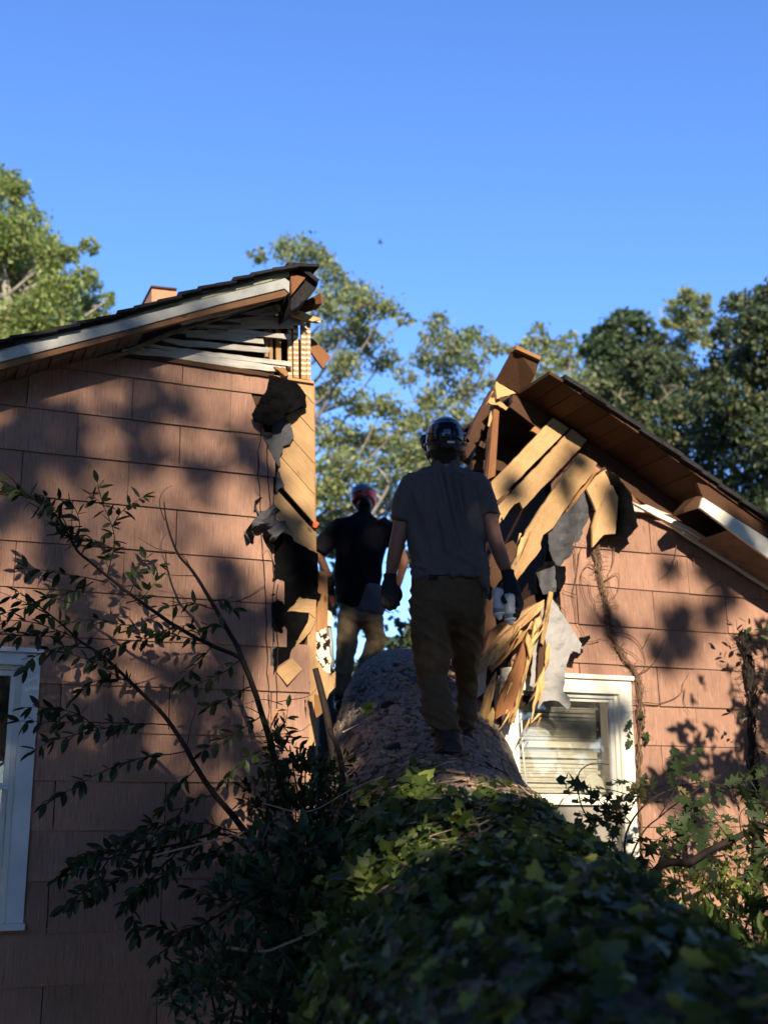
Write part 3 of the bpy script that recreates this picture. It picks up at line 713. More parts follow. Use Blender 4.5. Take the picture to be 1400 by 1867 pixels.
# the four big splintered sheathing boards
def plank(px, wl, mat='wood', th=.022, jit=.7, step=12, name='sheathing_board'):
    return slab(HR, name, px, 0, th, MT[mat], wl=wl, jit=jit, step=step)
plank([(1008, 762), (1036, 781), (1012, 806), (907, 912), (899, 905), (896, 878), (930, 845)], [-.06, -.06, -.07, -.12, -.12, -.12, -.10])
plank([(990, 765), (1003, 768), (985, 795), (968, 785), (979, 772)], [-.02] * 5, 'wood2', jit=1.2, step=6)
plank([(1042, 782), (1070, 802), (1045, 830), (1000, 878), (953, 927), (947, 915), (938, 919), (930, 928), (917, 948), (914, 940), (907, 924), (940, 890)], [-.065, -.065, -.08, -.10, -.13, -.13, -.13, -.13, -.14, -.14, -.14, -.12], jit=.9, step=9)
plank([(1056, 826), (1088, 844), (1080, 862), (1046, 905), (1008, 962), (990, 975), (985, 990), (986, 1000), (937, 1065), (932, 1034), (945, 1010), (953, 985), (960, 965), (1000, 905)], [-.07, -.07, -.09, -.12, -.15, -.16, -.17, -.18, -.22, -.22, -.20, -.18, -.17, -.12], jit=.8, step=10)
plank([(1076, 853), (1090, 858), (1060, 900), (1008, 968), (1000, 968), (1046, 905)], [-.04, -.04, -.06, -.10, -.10, -.07], 'wood2')
plank([(950, 980), (955, 978), (960, 968), (952, 1000), (940, 1020), (944, 1000)], [-.2] * 6, 'splinter', th=.008, jit=.8, step=5, name='splinter')
# peeled board and felt at the ragged shingle edge
sheet(HR, 'felt_flap', [(1104, 854), (1128, 870), (1150, 900), (1163, 960), (1150, 975), (1140, 985), (1120, 984), (1108, 972), (1121, 940), (1118, 900)],
      lambda x, y: -.10 - .10 * (x - 1104) / 60, MT['felt'], crump=.02)
slab(HR, 'peeled_board', [(1069, 891), (1086, 868), (1104, 856), (1113, 880), (1126, 906), (1124, 940), (1121, 973), (1100, 975), (1080, 998), (1079, 960), (1087, 932), (1078, 910)], -.12, .018, MT['wood'], wl=[-.09, -.07, -.06, -.1, -.15, -.17, -.17, -.15, -.13, -.14, -.13, -.11], jit=.5)
slab(HR, 'broken_slat', [(1104, 854), (1110, 857), (1128, 872), (1152, 902), (1168, 920), (1150, 910), (1126, 880)], -.09, .01, MT['redwood'], jit=.5)
sheet(HR, 'felt_flap', [(999, 972), (1012, 955), (1040, 915), (1072, 888), (1087, 932), (1079, 960), (1078, 995), (1056, 1001), (1030, 1018), (1018, 1036), (1008, 1024), (1001, 1004)],
      lambda x, y: -.09 + .0012 * (x - 1000) - .04 * math.sin((x + y) / 38), MT['feltg'], crump=.02)
sheet(HR, 'felt_flap', [(1000, 1000), (1012, 1030), (1030, 1032), (1030, 1060), (1012, 1085), (1008, 1096), (985, 1088), (976, 1070), (975, 1042), (990, 1030)],
      lambda x, y: -.05 - .04 * math.sin(x / 8), MT['felt'], crump=.03, step=6)
sheet(HR, 'felt_flap', [(977, 1044), (1012, 1030), (1013, 1078), (990, 1084), (984, 1070)],
      lambda x, y: -.10 - .03 * math.sin(x / 6), MT['feltg'], crump=.02, step=6)
sheet(HR, 'felt_flap', [(1005, 1090), (1012, 1100), (1046, 1152), (1060, 1174), (1057, 1192), (1042, 1187), (1032, 1212), (1029, 1240), (1026, 1262), (1037, 1272), (1040, 1286), (1034, 1294), (1018, 1279), (1004, 1277), (990, 1279), (981, 1293), (974, 1254), (965, 1250), (972, 1180), (985, 1120)],
      lambda x, y: -.12 - .08 * (y - 1090) / 200 - .05 * math.sin((x - 960) / 40), MT['feltl'], crump=.02)
sheet(HR, 'felt_flap', [(1042, 1170), (1052, 1174), (1056, 1162), (1074, 1158), (1076, 1163), (1064, 1178), (1052, 1180), (1040, 1176)],
      lambda x, y: -.18, MT['felt'], crump=.03, step=5)
slab(HR, 'felt_paper', [(1000, 1010), (1032, 1000), (1035, 1040), (1014, 1055), (1013, 1110), (1040, 1165), (1034, 1226), (1000, 1226), (990, 1080)], -.001, .004, MT['felt'], jit=1)
slab(HR, 'broken_slat', [(1152, 923), (1178, 920), (1196, 928), (1222, 938), (1180, 934), (1154, 932)], -.08, .02, MT['grey'], jit=.4)
# small splinters and lower boards
SP = [([(992, 1093), (990, 1108), (968, 1130), (945, 1150), (935, 1165), (940, 1140), (925, 1185), (905, 1205), (880, 1222), (862, 1243), (858, 1238), (868, 1215), (885, 1192), (900, 1170), (915, 1150), (940, 1122), (965, 1105)], 'wood', -.22, .018),
      ([(994, 1100), (1000, 1092), (1000, 1110), (960, 1160), (930, 1190), (897, 1226), (893, 1218), (930, 1160), (960, 1130)], 'wood2', -.16, .02),
      ([(960, 1155), (973, 1160), (972, 1180), (962, 1215), (950, 1260), (938, 1318), (932, 1312), (926, 1319), (924, 1300), (912, 1306), (903, 1312), (905, 1288), (925, 1240), (945, 1195)], 'redwood', -.20, .02),
      ([(976, 1128), (984, 1124), (982, 1150), (975, 1175), (968, 1200), (955, 1250), (945, 1290), (932, 1322), (936, 1300), (948, 1255), (962, 1200), (970, 1160)], 'splinter', -.225, .016),  # pale strip: lit right edge of the brown board, put into colour
      ([(962, 1152), (972, 1175), (966, 1200), (958, 1170)], 'splinter', -.235, .012),
      ([(905, 1224), (902, 1256), (894, 1290), (884, 1325), (873, 1348), (869, 1334), (876, 1296), (886, 1262)], 'splinter', -.20, .02),
      ([(899, 1290), (902, 1300), (893, 1345), (891, 1372), (880, 1360), (871, 1342), (884, 1312)], 'splinter', -.24, .02),
      ([(1001, 1078), (1008, 1080), (1000, 1130), (994, 1160), (990, 1176), (986, 1172), (992, 1130)], 'splinter', -.24, .012),
      ([(984, 1175), (992, 1160), (996, 1185), (1000, 1210), (990, 1225), (985, 1260), (976, 1280), (980, 1230)], 'darkwood', -.235, .012),
      ([(998, 1168), (1003, 1185), (1000, 1210), (993, 1222), (994, 1200)], 'splinter', -.25, .008),
      ([(992, 1215), (990, 1240), (985, 1265), (978, 1282), (973, 1300), (968, 1318), (972, 1280), (980, 1240)], 'splinter', -.26, .006),
      ([(988, 1225), (994, 1250), (982, 1290), (984, 1260)], 'wood', -.255, .006),
      ([(915, 1218), (935, 1216), (937, 1232), (922, 1262), (913, 1252)], 'plaster', -.15, .02),
      ([(880, 1215), (888, 1212), (885, 1260), (870, 1272), (866, 1235)], 'grey', -.05, .02),
      ([(893, 1150), (915, 1135), (940, 1140), (925, 1180), (900, 1200), (880, 1200)], 'oldwood', -.02, .03),
      ([(862, 1195), (882, 1175), (905, 1185), (915, 1240), (895, 1300), (868, 1330), (856, 1270)], 'oldwood', .10, .04),
      ([(893, 1070), (915, 1055), (925, 1090), (905, 1150), (880, 1170), (884, 1110)], 'oldwood', .25, .04),
      ([(895, 1010), (935, 985), (945, 1000), (925, 1040), (900, 1075), (885, 1060)], 'oldwood', .12, .03),
      ([(880, 1290), (920, 1285), (925, 1345), (915, 1395), (890, 1380)], 'darkwood', -.03, .06),
      ([(925, 1110), (990, 1075), (995, 1100), (960, 1150), (915, 1190)], 'darkwood', .02, .03),
      ([(930, 1180), (990, 1120), (985, 1230), (960, 1285), (915, 1300)], 'dark', .0, .02)]  # dark sheet for the unlit hollow between the broken boards
for P, m_, w_, t_ in SP:
    plank(P, [w_ - .04 * (i % 3) / 2 for i in range(len(P))] if m_ in ('wood', 'splinter') else [w_] * len(P), m_, t_, jit=1.0 if m_ != 'dark' else .5, step=7,
          name={'splinter': 'splinter', 'plaster': 'plaster_piece', 'dark': 'dark_cavity_sheet'}.get(m_, 'broken_board'))
ends = [(985, 1240, 12), (955, 985, 8), (882, 1325, 12), (868, 1230, 12), (898, 732, 6), (915, 940, 9), (520, 560, 6), (975, 1120, 8), (935, 1050, 5), (928, 1312, 9), (889, 1362, 7), (972, 1296, 9), (905, 1190, 10), (945, 1150, 10), (920, 1240, 8), (1000, 1130, 6), (508, 1290, 5), (545, 1280, 5)]
for (cx_, cy_, k_) in ends:                               # hair-thin fresh splinters at the broken ends
    for i in range(max(2, k_ // 3)):
        x_ = cx_ + random.uniform(-12, 12); y_ = cy_ + random.uniform(-20, 14); L_ = random.uniform(14, 42); a_ = random.uniform(.15, .75) if cx_ > 700 else random.uniform(-.5, .5); w_ = random.uniform(1.5, 6.0)
        HH = HL if cx_ < 700 else HR; d0 = -.25 if cx_ > 700 else -.06
        slab(HH, 'splinter', [(x_, y_), (x_ + w_, y_ + 1), (x_ + w_ * .4 - math.sin(a_) * L_ * .5, y_ + L_ * .5), (x_ - math.sin(a_) * L_, y_ + math.cos(a_) * L_)], 0, .004, MT['splinter'] if i % 3 else MT['wood2'], wl=[d0, d0, d0 - random.uniform(0, .04), d0 - random.uniform(0, .08)])
# soffit, fascia and trim at the right eave
slab(HR, 'fascia', [(1281, 907), (1400, 983), (1700, 1178), (1990, 1366), (1990, 1410), (1700, 1215), (1400, 1018), (1276, 926)], OR + .0, .022, MT['white'], bev=.002)
slab(HR, 'rafter', [(1270, 880), (1290, 886), (1400, 962), (1700, 1165), (1990, 1364), (1990, 1370), (1700, 1182), (1400, 986), (1283, 912)], OR + .014, .03, MT['oldwood'], jit=.7, step=20)
slab(HR, 'rafter_end', [(1268, 905), (1280, 905), (1277, 925), (1245, 935), (1246, 928)], OR + .02, .12, MT['oldwood'])
v = []; sa = (uz(1330, 968, OR + .03), uz(1985, 1395, OR + .03))
for w in (OR + .03, -.015):
    for (u, z) in sa: v += [Vector((u - HR.u0, w, z + .01)), Vector((u - HR.u0, w, z))]
mk('soffit_board', mesh(v, [(0, 1, 3, 2), (4, 6, 7, 5), (0, 2, 6, 4), (1, 5, 7, 3), (0, 4, 5, 1), (2, 3, 7, 6)]), MT['soffit'], HR.e)
slab(HR, 'frieze_board', [(1150, 915), (1210, 938), (1260, 963), (1400, 1052), (1700, 1262), (1700, 1270), (1400, 1060), (1255, 968), (1200, 943)], -.10, .02, MT['white'], jit=.3, step=40)
slab(HR, 'frieze_board', [(1205, 946), (1255, 972), (1400, 1066), (1700, 1276), (1700, 1284), (1400, 1074), (1250, 978)], -.075, .02, MT['white'], jit=.3, step=40)
slab(HR, 'frieze_board', [(1090, 862), (1200, 935), (1400, 1075), (1700, 1290), (1700, 1240), (1400, 1028), (1200, 895), (1110, 840)], -.04, .02, MT['oldwood'])

# ------------------------------------------------------------------ windows
def bar(H, parent, name, x0, x1, y0, y1, w, th, mat, bev=.002):
    """rectangle in wall coordinates given by photo positions of its sides"""
    u0, u1 = sorted((uz(x0[0], x0[1], w)[0], uz(x1[0], x1[1], w)[0])); z1, z0 = uz(y0[0], y0[1], w)[1], uz(y1[0], y1[1], w)[1]
    v, f = box_vf(u0 - H.u0, u1 - H.u0, w, w + th, z0, z1)
    o = mk(name, mesh(v, f), mat, parent)
    if bev: b = o.modifiers.new('bevel', 'BEVEL'); b.width = bev; b.segments = 2
    return o
def ubox(H, parent, name, u0, u1, z0, z1, w, th, mat, bev=.002, smooth=False):
    v, f = box_vf(u0 - H.u0, u1 - H.u0, w, w + th, z0, z1)
    o = mk(name, mesh(v, f), mat, parent)
    if bev: b = o.modifiers.new('bevel', 'BEVEL'); b.width = bev; b.segments = 2
    return o
# right window
u0, u1 = uz(916, 1400, -.03)[0], uz(1157, 1400, -.03)[0]; zt, zs = uz(1040, 1233, -.03)[1], uz(1040, 1457, -.03)[1]; zb = zs - .55
iu0, iu1 = uz(945, 1400, -.03)[0], uz(1134, 1400, -.03)[0]; hz = uz(1040, 1262, -.03)[1]
win = ubox(HR, HR.e, 'window', iu0 - .001, iu1 + .001, hz, zt - .012, -.032, .04, MT['white'])
ubox(HR, win, 'window_cap', u0 + .3, u1 + .012, zt - .012, zt + .016, -.055, .06, MT['white'])
ubox(HR, win, 'window_casing', u0, iu0, zb, zt - .014, -.034, .042, MT['white'])
ubox(HR, win, 'window_casing', iu1, u1, zb, zt - .014, -.034, .042, MT['white'])
ubox(HR, win, 'casing_edge', u0 - .022, u0 - .004, zb, zt - .06, -.01, .03, MT['alu'])
sw = .012
ubox(HR, win, 'window_sill', iu0, iu1, zs - .035, zs + .006, -.028, .07, MT['white'])
for (a, b) in ((iu0, iu0 + .02), (iu1 - .022, iu1)): ubox(HR, win, 'window_stop', a, b, zs + .006, hz, -.006, .05, MT['white'])
for (a, b) in ((iu0 + .02, iu0 + .034), (iu1 - .048, iu1 - .022)): ubox(HR, win, 'window_frame', a, b, zs + .006, hz - .03, .012, .03, MT['alu'])
ubox(HR, win, 'window_frame', iu0 + .02, iu1 - .022, hz - .03, hz, .0, .045, MT['alu'])
ubox(HR, win, 'window_frame', iu0 + .034, iu1 - .048, hz - .052, hz - .036, .018, .03, MT['white'])
ubox(HR, win, 'window_frame', iu0 + .034, iu1 - .048, zs + .006, zs + .028, .012, .03, MT['white'])
mz = uz(1040, 1357, .05)[1]
ubox(HR, win, 'meeting_rail', iu0 + .03, iu1 - .10, mz - .022, mz + .018, .062, .03, MT['white'])
ubox(HR, win, 'pane', iu0 + .034, iu1 - .048, zs + .02, hz - .04, .03, .003, MT['glass'], 0)
for i in range(40):
    z = zs + .02 + i * (hz - zs - .05) / 40; lo = random.uniform(-.0015, .0015)
    ue = iu1 - .10 if i % 9 else iu1 - .08
    v, f = box_vf(iu0 + .04 - HR.u0, ue - HR.u0, 0, .022, -.0006, .0006)
    o = mk('blind_slat', mesh(v, f), MT['blind'], win); o.location = (0, .10 + random.uniform(-.002, .002), z + lo); o.rotation_euler = (R(random.uniform(48, 70)), R(random.uniform(-.5, .5)), 0)
ubox(HR, win, 'dark_room_sheet', iu0 + .03, iu1 - .03, zs + .01, hz, .16, .01, MT['room'], 0)  # dark sheet standing in for the unlit room behind the blind
ps = [(1062, 1444), (1064, 1425), (1072, 1412), (1086, 1411), (1097, 1420), (1104, 1444)]
slab(HR, 'paper_shade', ps, .07, .02, MT['blind'], win)
ubox(HR, win, 'lower_frame', iu0 + .01, iu1 - .002, zb, zs - .038, .0, .02, MT['room'])
ubox(HR, win, 'lower_panel', iu0 + .03, iu1 - .05, zb, zs - .05, -.008, .006, simple('dusty_screen', (.24, .215, .185), .8, .2, 12, .001), 0)
vv, ff = tube_vf([HR.L(q(949, 1300, -.02)), HR.L(q(953, 1370, -.02)), HR.L(q(960, 1442, -.02))], .006, 8)
mk('window_stop', mesh(vv, ff), MT['alu'], win, None, True)
# left window
lu1 = uz(62, 1400, -.03)[0]; li1 = uz(30, 1400, -.03)[0]; lu0 = uz(-370, 1400)[0]; lzt = uz(40, 1186, -.03)[1]; lzh = uz(30, 1212, -.03)[1]; lzs = uz(20, 1688, -.03)[1]
win = ubox(HL, HL.e, 'window', lu0, li1 + .001, lzh, lzt - .012, -.032, .05, MT['bluewhite'])
ubox(HL, win, 'window_cap', lu0 - .02, lu1 + .012, lzt - .012, lzt + .014, -.055, .06, MT['bluewhite'])
ubox(HL, win, 'window_casing', li1, lu1, lzs + .012, lzt - .014, -.034, .05, MT['bluewhite'])
ubox(HL, win, 'window_casing', lu0, lu0 + .1, lzs + .012, lzh, -.034, .05, MT['bluewhite'])
ubox(HL, win, 'window_sill', lu0 - .02, lu1 + .008, lzs - .022, lzs + .012, -.06, .09, MT['bluewhite'])
ubox(HL, win, 'window_stop', li1 - .03, li1, lzs + .012, lzh, .0, .05, MT['alu'])
ubox(HL, win, 'window_stop', lu0 + .1, li1 - .03, lzh - .025, lzh, .0, .05, MT['alu'])
mz = uz(10, 1432, 0)[1]
ubox(HL, win, 'window_frame', li1 - .055, li1 - .03, mz, lzh - .025, .012, .03, MT['bluewhite'])
ubox(HL, win, 'window_frame', lu0 + .1, li1 - .055, lzh - .055, lzh - .026, .012, .03, MT['bluewhite'])
ubox(HL, win, 'meeting_rail', lu0 + .1, li1 - .03, mz - .02, mz + .012, .02, .035, MT['bluewhite'])
ubox(HL, win, 'window_frame', li1 - .055, li1 - .03, lzs + .012, mz - .02, .04, .03, MT['alu'])
ubox(HL, win, 'pane', lu0 + .1, li1 - .055, mz, lzh - .05, .03, .003, MT['glass'], 0)
ubox(HL, win, 'pane', lu0 + .1, li1 - .055, lzs + .012, mz - .02, .055, .003, MT['glass'], 0)
ubox(HL, win, 'dark_room_sheet', lu0, li1, lzs, lzh, .5, .01, MT['dark'], 0)  # near-black sheet standing in for the unlit room behind the glass
# ------------------------------------------------------------------ the fallen trunk
TP = [(Vector((1.55, 1.0, .30)), .60), (M(1130, 2240, 3.0), .58), (M(920, 1880, 4.4), .58), (M(790, 1594, 6.4), .61), (M(752, 1328, 8.5), .51), (M(728, 1290, 11), .48), (M(715, 1300, 14), .44)]
def trunk_frame(t):
    k = min(int(t), len(TP) - 2); f_ = t - k
    def P(i): return TP[max(0, min(len(TP) - 1, i))]
    a, b, c, d = P(k - 1), P(k), P(k + 1), P(k + 2)
    def cr(a, b, c, d, t): return .5 * ((2 * b) + (c - a) * t + (2 * a - 5 * b + 4 * c - d) * t * t + (3 * b - a - 3 * c + d) * t ** 3)
    p = cr(a[0], b[0], c[0], d[0], f_); r = cr(a[1], b[1], c[1], d[1], f_)
    p2 = cr(a[0], b[0], c[0], d[0], min(1, f_ + .01)) if f_ < .985 else p + (c[0] - b[0]) * .01
    t_ = (p2 - p).normalized(); s = t_.cross(Vector((0, 0, 1))).normalized(); u = s.cross(t_)
    return p, r, t_, s, u
def trunk_pt(t, a, extra=0):
    p, r, t_, s, u = trunk_frame(t); n = s * math.cos(a) + u * math.sin(a)
    return p + n * (r + extra), n, t_
def make_trunk():
    e = thing('fallen_trunk', 'huge fallen pine trunk with cracked grey bark lying through the gap in the house', 'fallen tree', (0.6, 3, 0))
    nl, sg = 620, 330; ts = np.concatenate([np.linspace(0, 1.6, 90, False), np.linspace(1.6, 4.3, 470, False), np.linspace(4.3, 6, 60)])
    v = []; cr_ = []; L = 0; lp = None
    for t in ts:
        p, r, tt, s, u = trunk_frame(t)
        if lp is not None: L += (p - lp).length
        lp = p.copy()
        for k in range(sg):
            a = -.35 * math.pi + 1.7 * math.pi * k / (sg - 1)
            n = s * math.cos(a) + u * math.sin(a)
            x, y = a * r, L
            wx = .03 * noise.noise((x * 9, y * 7, 1)); wy = .03 * noise.noise((x * 9, y * 7, 8))
            wx += .012 * noise.noise((x * 40, y * 30, 11)); wy += .02 * noise.noise((x * 40, y * 22, 18))
            d, pt = noise.voronoi(((x + wx * 1.8) * 24, (y + wy * 1.5) * 6.5, 0)); c1 = min(1, (d[1] - d[0]) * 5.5)
            d2, pt2 = noise.voronoi(((x + wx * 1.5) * 55, (y + wy * 1.2) * 17, 4)); c2 = min(1, (d2[1] - d2[0]) * 5)
            lay = noise.noise(pt[0] * 3.7) * .5 + .5; lay2 = noise.noise(pt2[0] * 3.1) * .5 + .5
            c = c1 * (.30 + .45 * lay) + c2 * c1 * (.08 + .25 * lay2)
            big = .035 * noise.noise((x * 2.2, y * 1.1, 3)) + .012 * noise.noise((x * 8, y * 5, 6))
            v.append(p + n * (r + big + .017 * c - .010)); cr_.append(c)
    f = []
    N = len(ts)
    for i in range(N - 1):
        for k in range(sg - 1):
            a = i * sg + k; f.append((a, a + 1, a + sg + 1, a + sg))
        f.append((i * sg + sg - 1, i * sg, (i + 1) * sg, (i + 1) * sg + sg - 1))
    f.append(tuple(range(sg))[::-1]); f.append(tuple(range((N - 1) * sg, N * sg)))
    o = obj('trunk', v, f, MT['bark'], e, smooth=True)
    a = o.data.attributes.new('crack', 'FLOAT', 'POINT'); a.data.foreach_set('value', np.array(cr_, np.float32))
    # knots / torn branch stubs
    for (t, a_, r_, l_) in ((3.52, 1.95, .035, .03), (3.15, 1.9, .04, .035), (3.9, 1.1, .03, .04)):
        p, n, tt = trunk_pt(t, a_, -.02); vv, ff = tube_vf([p, p + n * l_ * .6, p + n * l_], [r_ * 1.5, r_, r_ * .8], 12)
        obj('branch_stub', vv, ff, MT['stem'], e, smooth=True)
    return e
TRUNK = make_trunk()
def trunk_surface(n, t0, t1, a0, a1, lift=(0, .05)):
    P = []; Nn = []; T_ = []
    for i in range(n):
        t = random.uniform(t0, t1); a = random.uniform(a0, a1); p, nn, tt = trunk_pt(t, a, random.uniform(*lift)); P.append(p); Nn.append(nn); T_.append(tt)
    return P, Nn, T_

# ------------------------------------------------------------------ people
def loft(rings, seg=22, side=Vector((1, 0, 0))):
    """rings: (centre, rx, ry) ; rx along side, ry across"""
    n = len(rings); v = []; f = []
    for i in range(n):
        c, rx, ry = rings[i]
        t = (rings[min(i + 1, n - 1)][0] - rings[max(i - 1, 0)][0]).normalized()
        s = (side - t * side.dot(t)).normalized(); u = t.cross(s)
        for k in range(seg):
            a = 2 * math.pi * k / seg; v.append(c + s * (math.cos(a) * rx) + u * (math.sin(a) * ry))
    for i in range(n - 1):
        for k in range(seg):
            a = i * seg + k; b = i * seg + (k + 1) % seg; f.append((a, b, b + seg, a + seg))
    a = len(v); v.append(rings[0][0] - (rings[1][0] - rings[0][0]).normalized() * min(rings[0][1], rings[0][2]) * .35)
    b = len(v); v.append(rings[-1][0] + (rings[-1][0] - rings[-2][0]).normalized() * min(rings[-1][1], rings[-1][2]) * .35)
    for k in range(seg): f.append((a, (k + 1) % seg, k)); f.append((b, (n - 1) * seg + k, (n - 1) * seg + (k + 1) % seg))
    return v, f
def fuse(name, lofts, voxel, mat, parent, fold=None, smooth=6, factor=.5):
    m = MB()
    for L in lofts: m.add(*L)
    off = Vector(parent.location); me = mesh([p - off for p in m.v], m.f)
    o = mk(name + '_src', me)
    r = o.modifiers.new('r', 'REMESH'); r.mode = 'VOXEL'; r.voxel_size = voxel
    s = o.modifiers.new('s', 'SMOOTH'); s.iterations = smooth; s.factor = factor
    dg = bpy.context.evaluated_depsgraph_get(); ev = bpy.data.meshes.new_from_object(o.evaluated_get(dg))
    bpy.data.objects.remove(o)
    if fold:
        n = len(ev.vertices); co = np.empty(n * 3, np.float32); ev.vertices.foreach_get('co', co); co = co.reshape(-1, 3)
        no = np.empty(n * 3, np.float32); ev.vertex_normals.foreach_get('vector', no); no = no.reshape(-1, 3)
        d = np.array([fold(Vector(c)) for c in co]); co += no * d[:, None]
        ev.vertices.foreach_set('co', co.ravel()); ev.update()
    ev.materials.clear()
    return mk(name, ev, mat, parent, None, True)
def chain(Y, s, L):
    """L: (px, py, halfwidth px, depth radius m or None, dY)"""
    out = []
    for a in L:
        x, y, r = a[:3]; ry = a[3] if len(a) > 3 and a[3] else r * s; dy = a[4] if len(a) > 4 else 0
        out.append((M(x, y, Y + dy), r * s, ry))
    return out
def refine(rings, n=4):
    P = spline([r[0] for r in rings], n); k = len(rings); out = []
    for i, p in enumerate(P):
        t = min(i / n, k - 1); a = min(int(t), k - 2); f_ = t - a; f2 = f_ * f_ * (3 - 2 * f_)
        out.append((p, rings[a][1] + (rings[a + 1][1] - rings[a][1]) * f2, rings[a][2] + (rings[a + 1][2] - rings[a][2]) * f2))
    return out
def LF(Y, s, L, seg=22): return loft(refine(chain(Y, s, L)), seg)

Y1 = 6.4; s1 = Y1 / F
def person1():
    e = thing('person', 'man in black helmet, charcoal T-shirt and brown trousers walking up the trunk with bottles', 'person', M(812, 1392, Y1))
    C = lambda L, seg=22: LF(Y1, s1, L, seg)
    head = C([(812, 862, 27, .07), (812, 845, 24, .065), (812, 832, 26, .075), (812, 815, 30, .095), (812, 795, 31, .10), (812, 778, 26, .085), (812, 770, 12, .04)])
    torso_in = C([(812, 858, 22, .05), (812, 876, 54, .065), (812, 900, 60, .08), (812, 960, 55, .09), (815, 1030, 58, .10), (815, 1090, 60, .11)])
    la = C([(750, 885, 18), (738, 925, 17), (729, 970, 15.5), (724, 990, 15), (718, 1018, 14, None, .02), (712, 1050, 10.5, None, .05), (710, 1070, 10, None, .06)])
    ra = C([(876, 885, 18), (888, 925, 17), (898, 970, 15.5), (904, 990, 15), (913, 1015, 14, None, .02), (924, 1045, 10.5, None, .04), (928, 1065, 10, None, .05)])
    ears = [C([(779, 822, 3, .012), (779, 830, 4, .014), (780, 838, 3, .01)], 10), C([(845, 822, 3, .012), (845, 830, 4, .014), (844, 838, 3, .01)], 10)]
    lgs = [C([(785, 1100, 27), (785, 1200, 20, None, .03), (790, 1240, 17, None, .05), (798, 1280, 18, None, 0), (812, 1345, 14, None, -.08)]), C([(848, 1100, 24), (848, 1200, 15, None, .25), (847, 1240, 12, None, .38), (843, 1280, 10, None, .44), (846, 1335, 9, None, .4)])]
    fuse('body', [head, torso_in, la, ra] + ears + lgs, .010, MT['skin'], e, smooth=4)
    hair = C([(812, 846, 17, .05, -.02), (812, 834, 25, .055, -.03), (812, 822, 28, .07, -.03), (812, 810, 27, .07, -.02)])
    fuse('hair', [hair], .008, MT['hair'], e, lambda p: .002 * noise.noise(p * 90), 2)
    # shirt
    shirt = C([(812, 843, 26, .07), (812, 850, 34, .078), (812, 859, 55, .095), (812, 871, 70, .115), (812, 890, 76, .13), (812, 925, 76, .14), (813, 965, 75, .145), (816, 1005, 72, .14), (818, 1040, 71, .14), (819, 1058, 71, .145)], 40)
    sl_ = C([(768, 878, 24, .08), (751, 886, 24, .08), (741, 907, 23, .08), (733, 930, 21.5, .078), (728, 950, 21, .075)])
    sr_ = C([(860, 878, 24, .08), (874, 886, 24, .08), (883, 905, 22.5, .08), (890, 925, 20.5, .075), (893, 940, 20, .072)])
    drape = C([(868, 1000, 18, .09), (876, 1040, 17, .08, -.03), (884, 1066, 12, .05, -.04), (890, 1082, 4, .03, -.04)])
    zc = M(812, 960, Y1).z - M(812, 1392, Y1).z; xc = 0
    def fs(p):
        side = min(1, max(0, (.20 - abs(p.x)) / .06)); side = .35 + .65 * side
        f1 = noise.noise((p.x * 13 + p.z * 2.5, p.y * 2, p.z * 1.7)); f1 = (1 - abs(f1) * 2.2)
        f2 = noise.noise((p.x * 5 - p.z * 3, p.y * 4, p.z * 3 + 7))
        k = 1.0 if p.z < zc + .28 else .55
        low = math.exp(-((p.z - (zc - .22)) / .07) ** 2)
        h = 1 - abs(noise.noise((p.x * 4, p.y * 3, p.z * 20 + p.x * 9))) * 2.4
        return k * side * (.034 * (max(-.5, f1) - .45) * (1 - .5 * low) + .012 * f2) + .014 * low * (h - .4) - .004
    fuse('shirt', [shirt, sl_, sr_, drape], .0085, MT['shirt'], e, fs, 4)
    collar = C([(812, 848, 29, .074), (812, 843, 27, .070), (812, 840, 26, .068)])
    fuse('collar', [collar], .006, MT['shirt'], e, None, 2)
    # trousers
    pants = C([(815, 1052, 65, .12), (815, 1075, 69, .135), (814, 1100, 71, .14), (815, 1118, 69, .13), (815, 1132, 60, .10)], 36)
    ll = C([(782, 1105, 38, .125), (785, 1150, 38, .115), (787, 1198, 35, .10, .03), (787, 1238, 27, .085, .05), (796, 1280, 28, .09, .0), (808, 1315, 29, .085, -.06), (812, 1338, 28, .08, -.08)])
    lr = C([(848, 1105, 36, .12), (849, 1150, 35, .11, .1), (849, 1198, 28, .10, .25), (850, 1240, 21, .085, .38), (849, 1280, 17.5, .075, .44), (850, 1312, 18, .07, .41), (850, 1334, 17, .07, .40)])
    zk = M(800, 1300, Y1).z - M(812, 1392, Y1).z
    def fp(p):
        low = 1 / (1 + math.exp((p.z - zk - .12) / .05))
        h = 1 - abs(noise.noise((p.x * 5, p.y * 5, p.z * 17 + p.x * 8))) * 2.4
        g = 1 - abs(noise.noise((p.x * 9 + p.z * 3, p.y * 6, p.z * 5 + 3))) * 2.2
        return (.008 + .013 * low) * (h - .4) + .009 * (g - .4) - .003
    fuse('trousers', [pants, ll, lr], .0085, MT['pants'], e, fp, 3)
    belt = C([(816, 1058, 67.5, .128), (816, 1054, 67.8, .129), (816, 1048, 67, .127)], 40)
    fuse('belt', [belt], .007, MT['belt'], e, None, 1)
    for (xa, xb, ya, yb) in ((770, 796, 1092, 1094), (836, 862, 1092, 1094)):
        for (x0, y0, x1, y1) in ((xa, ya, xb, yb), (xa, ya, xa + 1, ya + 34), (xb, yb, xb - 1, yb + 34)):
            obj('pocket_seam', *tube_vf([M(x0, y0, Y1 - .137), M(x1, y1, Y1 - .136)], .0022, 5), MT['pants'], e)
    obj('seat_seam', *tube_vf([M(815, 1070, Y1 - .138), M(815, 1095, Y1 - .143), M(815, 1120, Y1 - .125)], .0022, 5), MT['pants'], e)
    buckle = box_vf(-.022, .022, -.006, .006, -.012, .012); p0 = M(790, 1052, Y1 - .135)
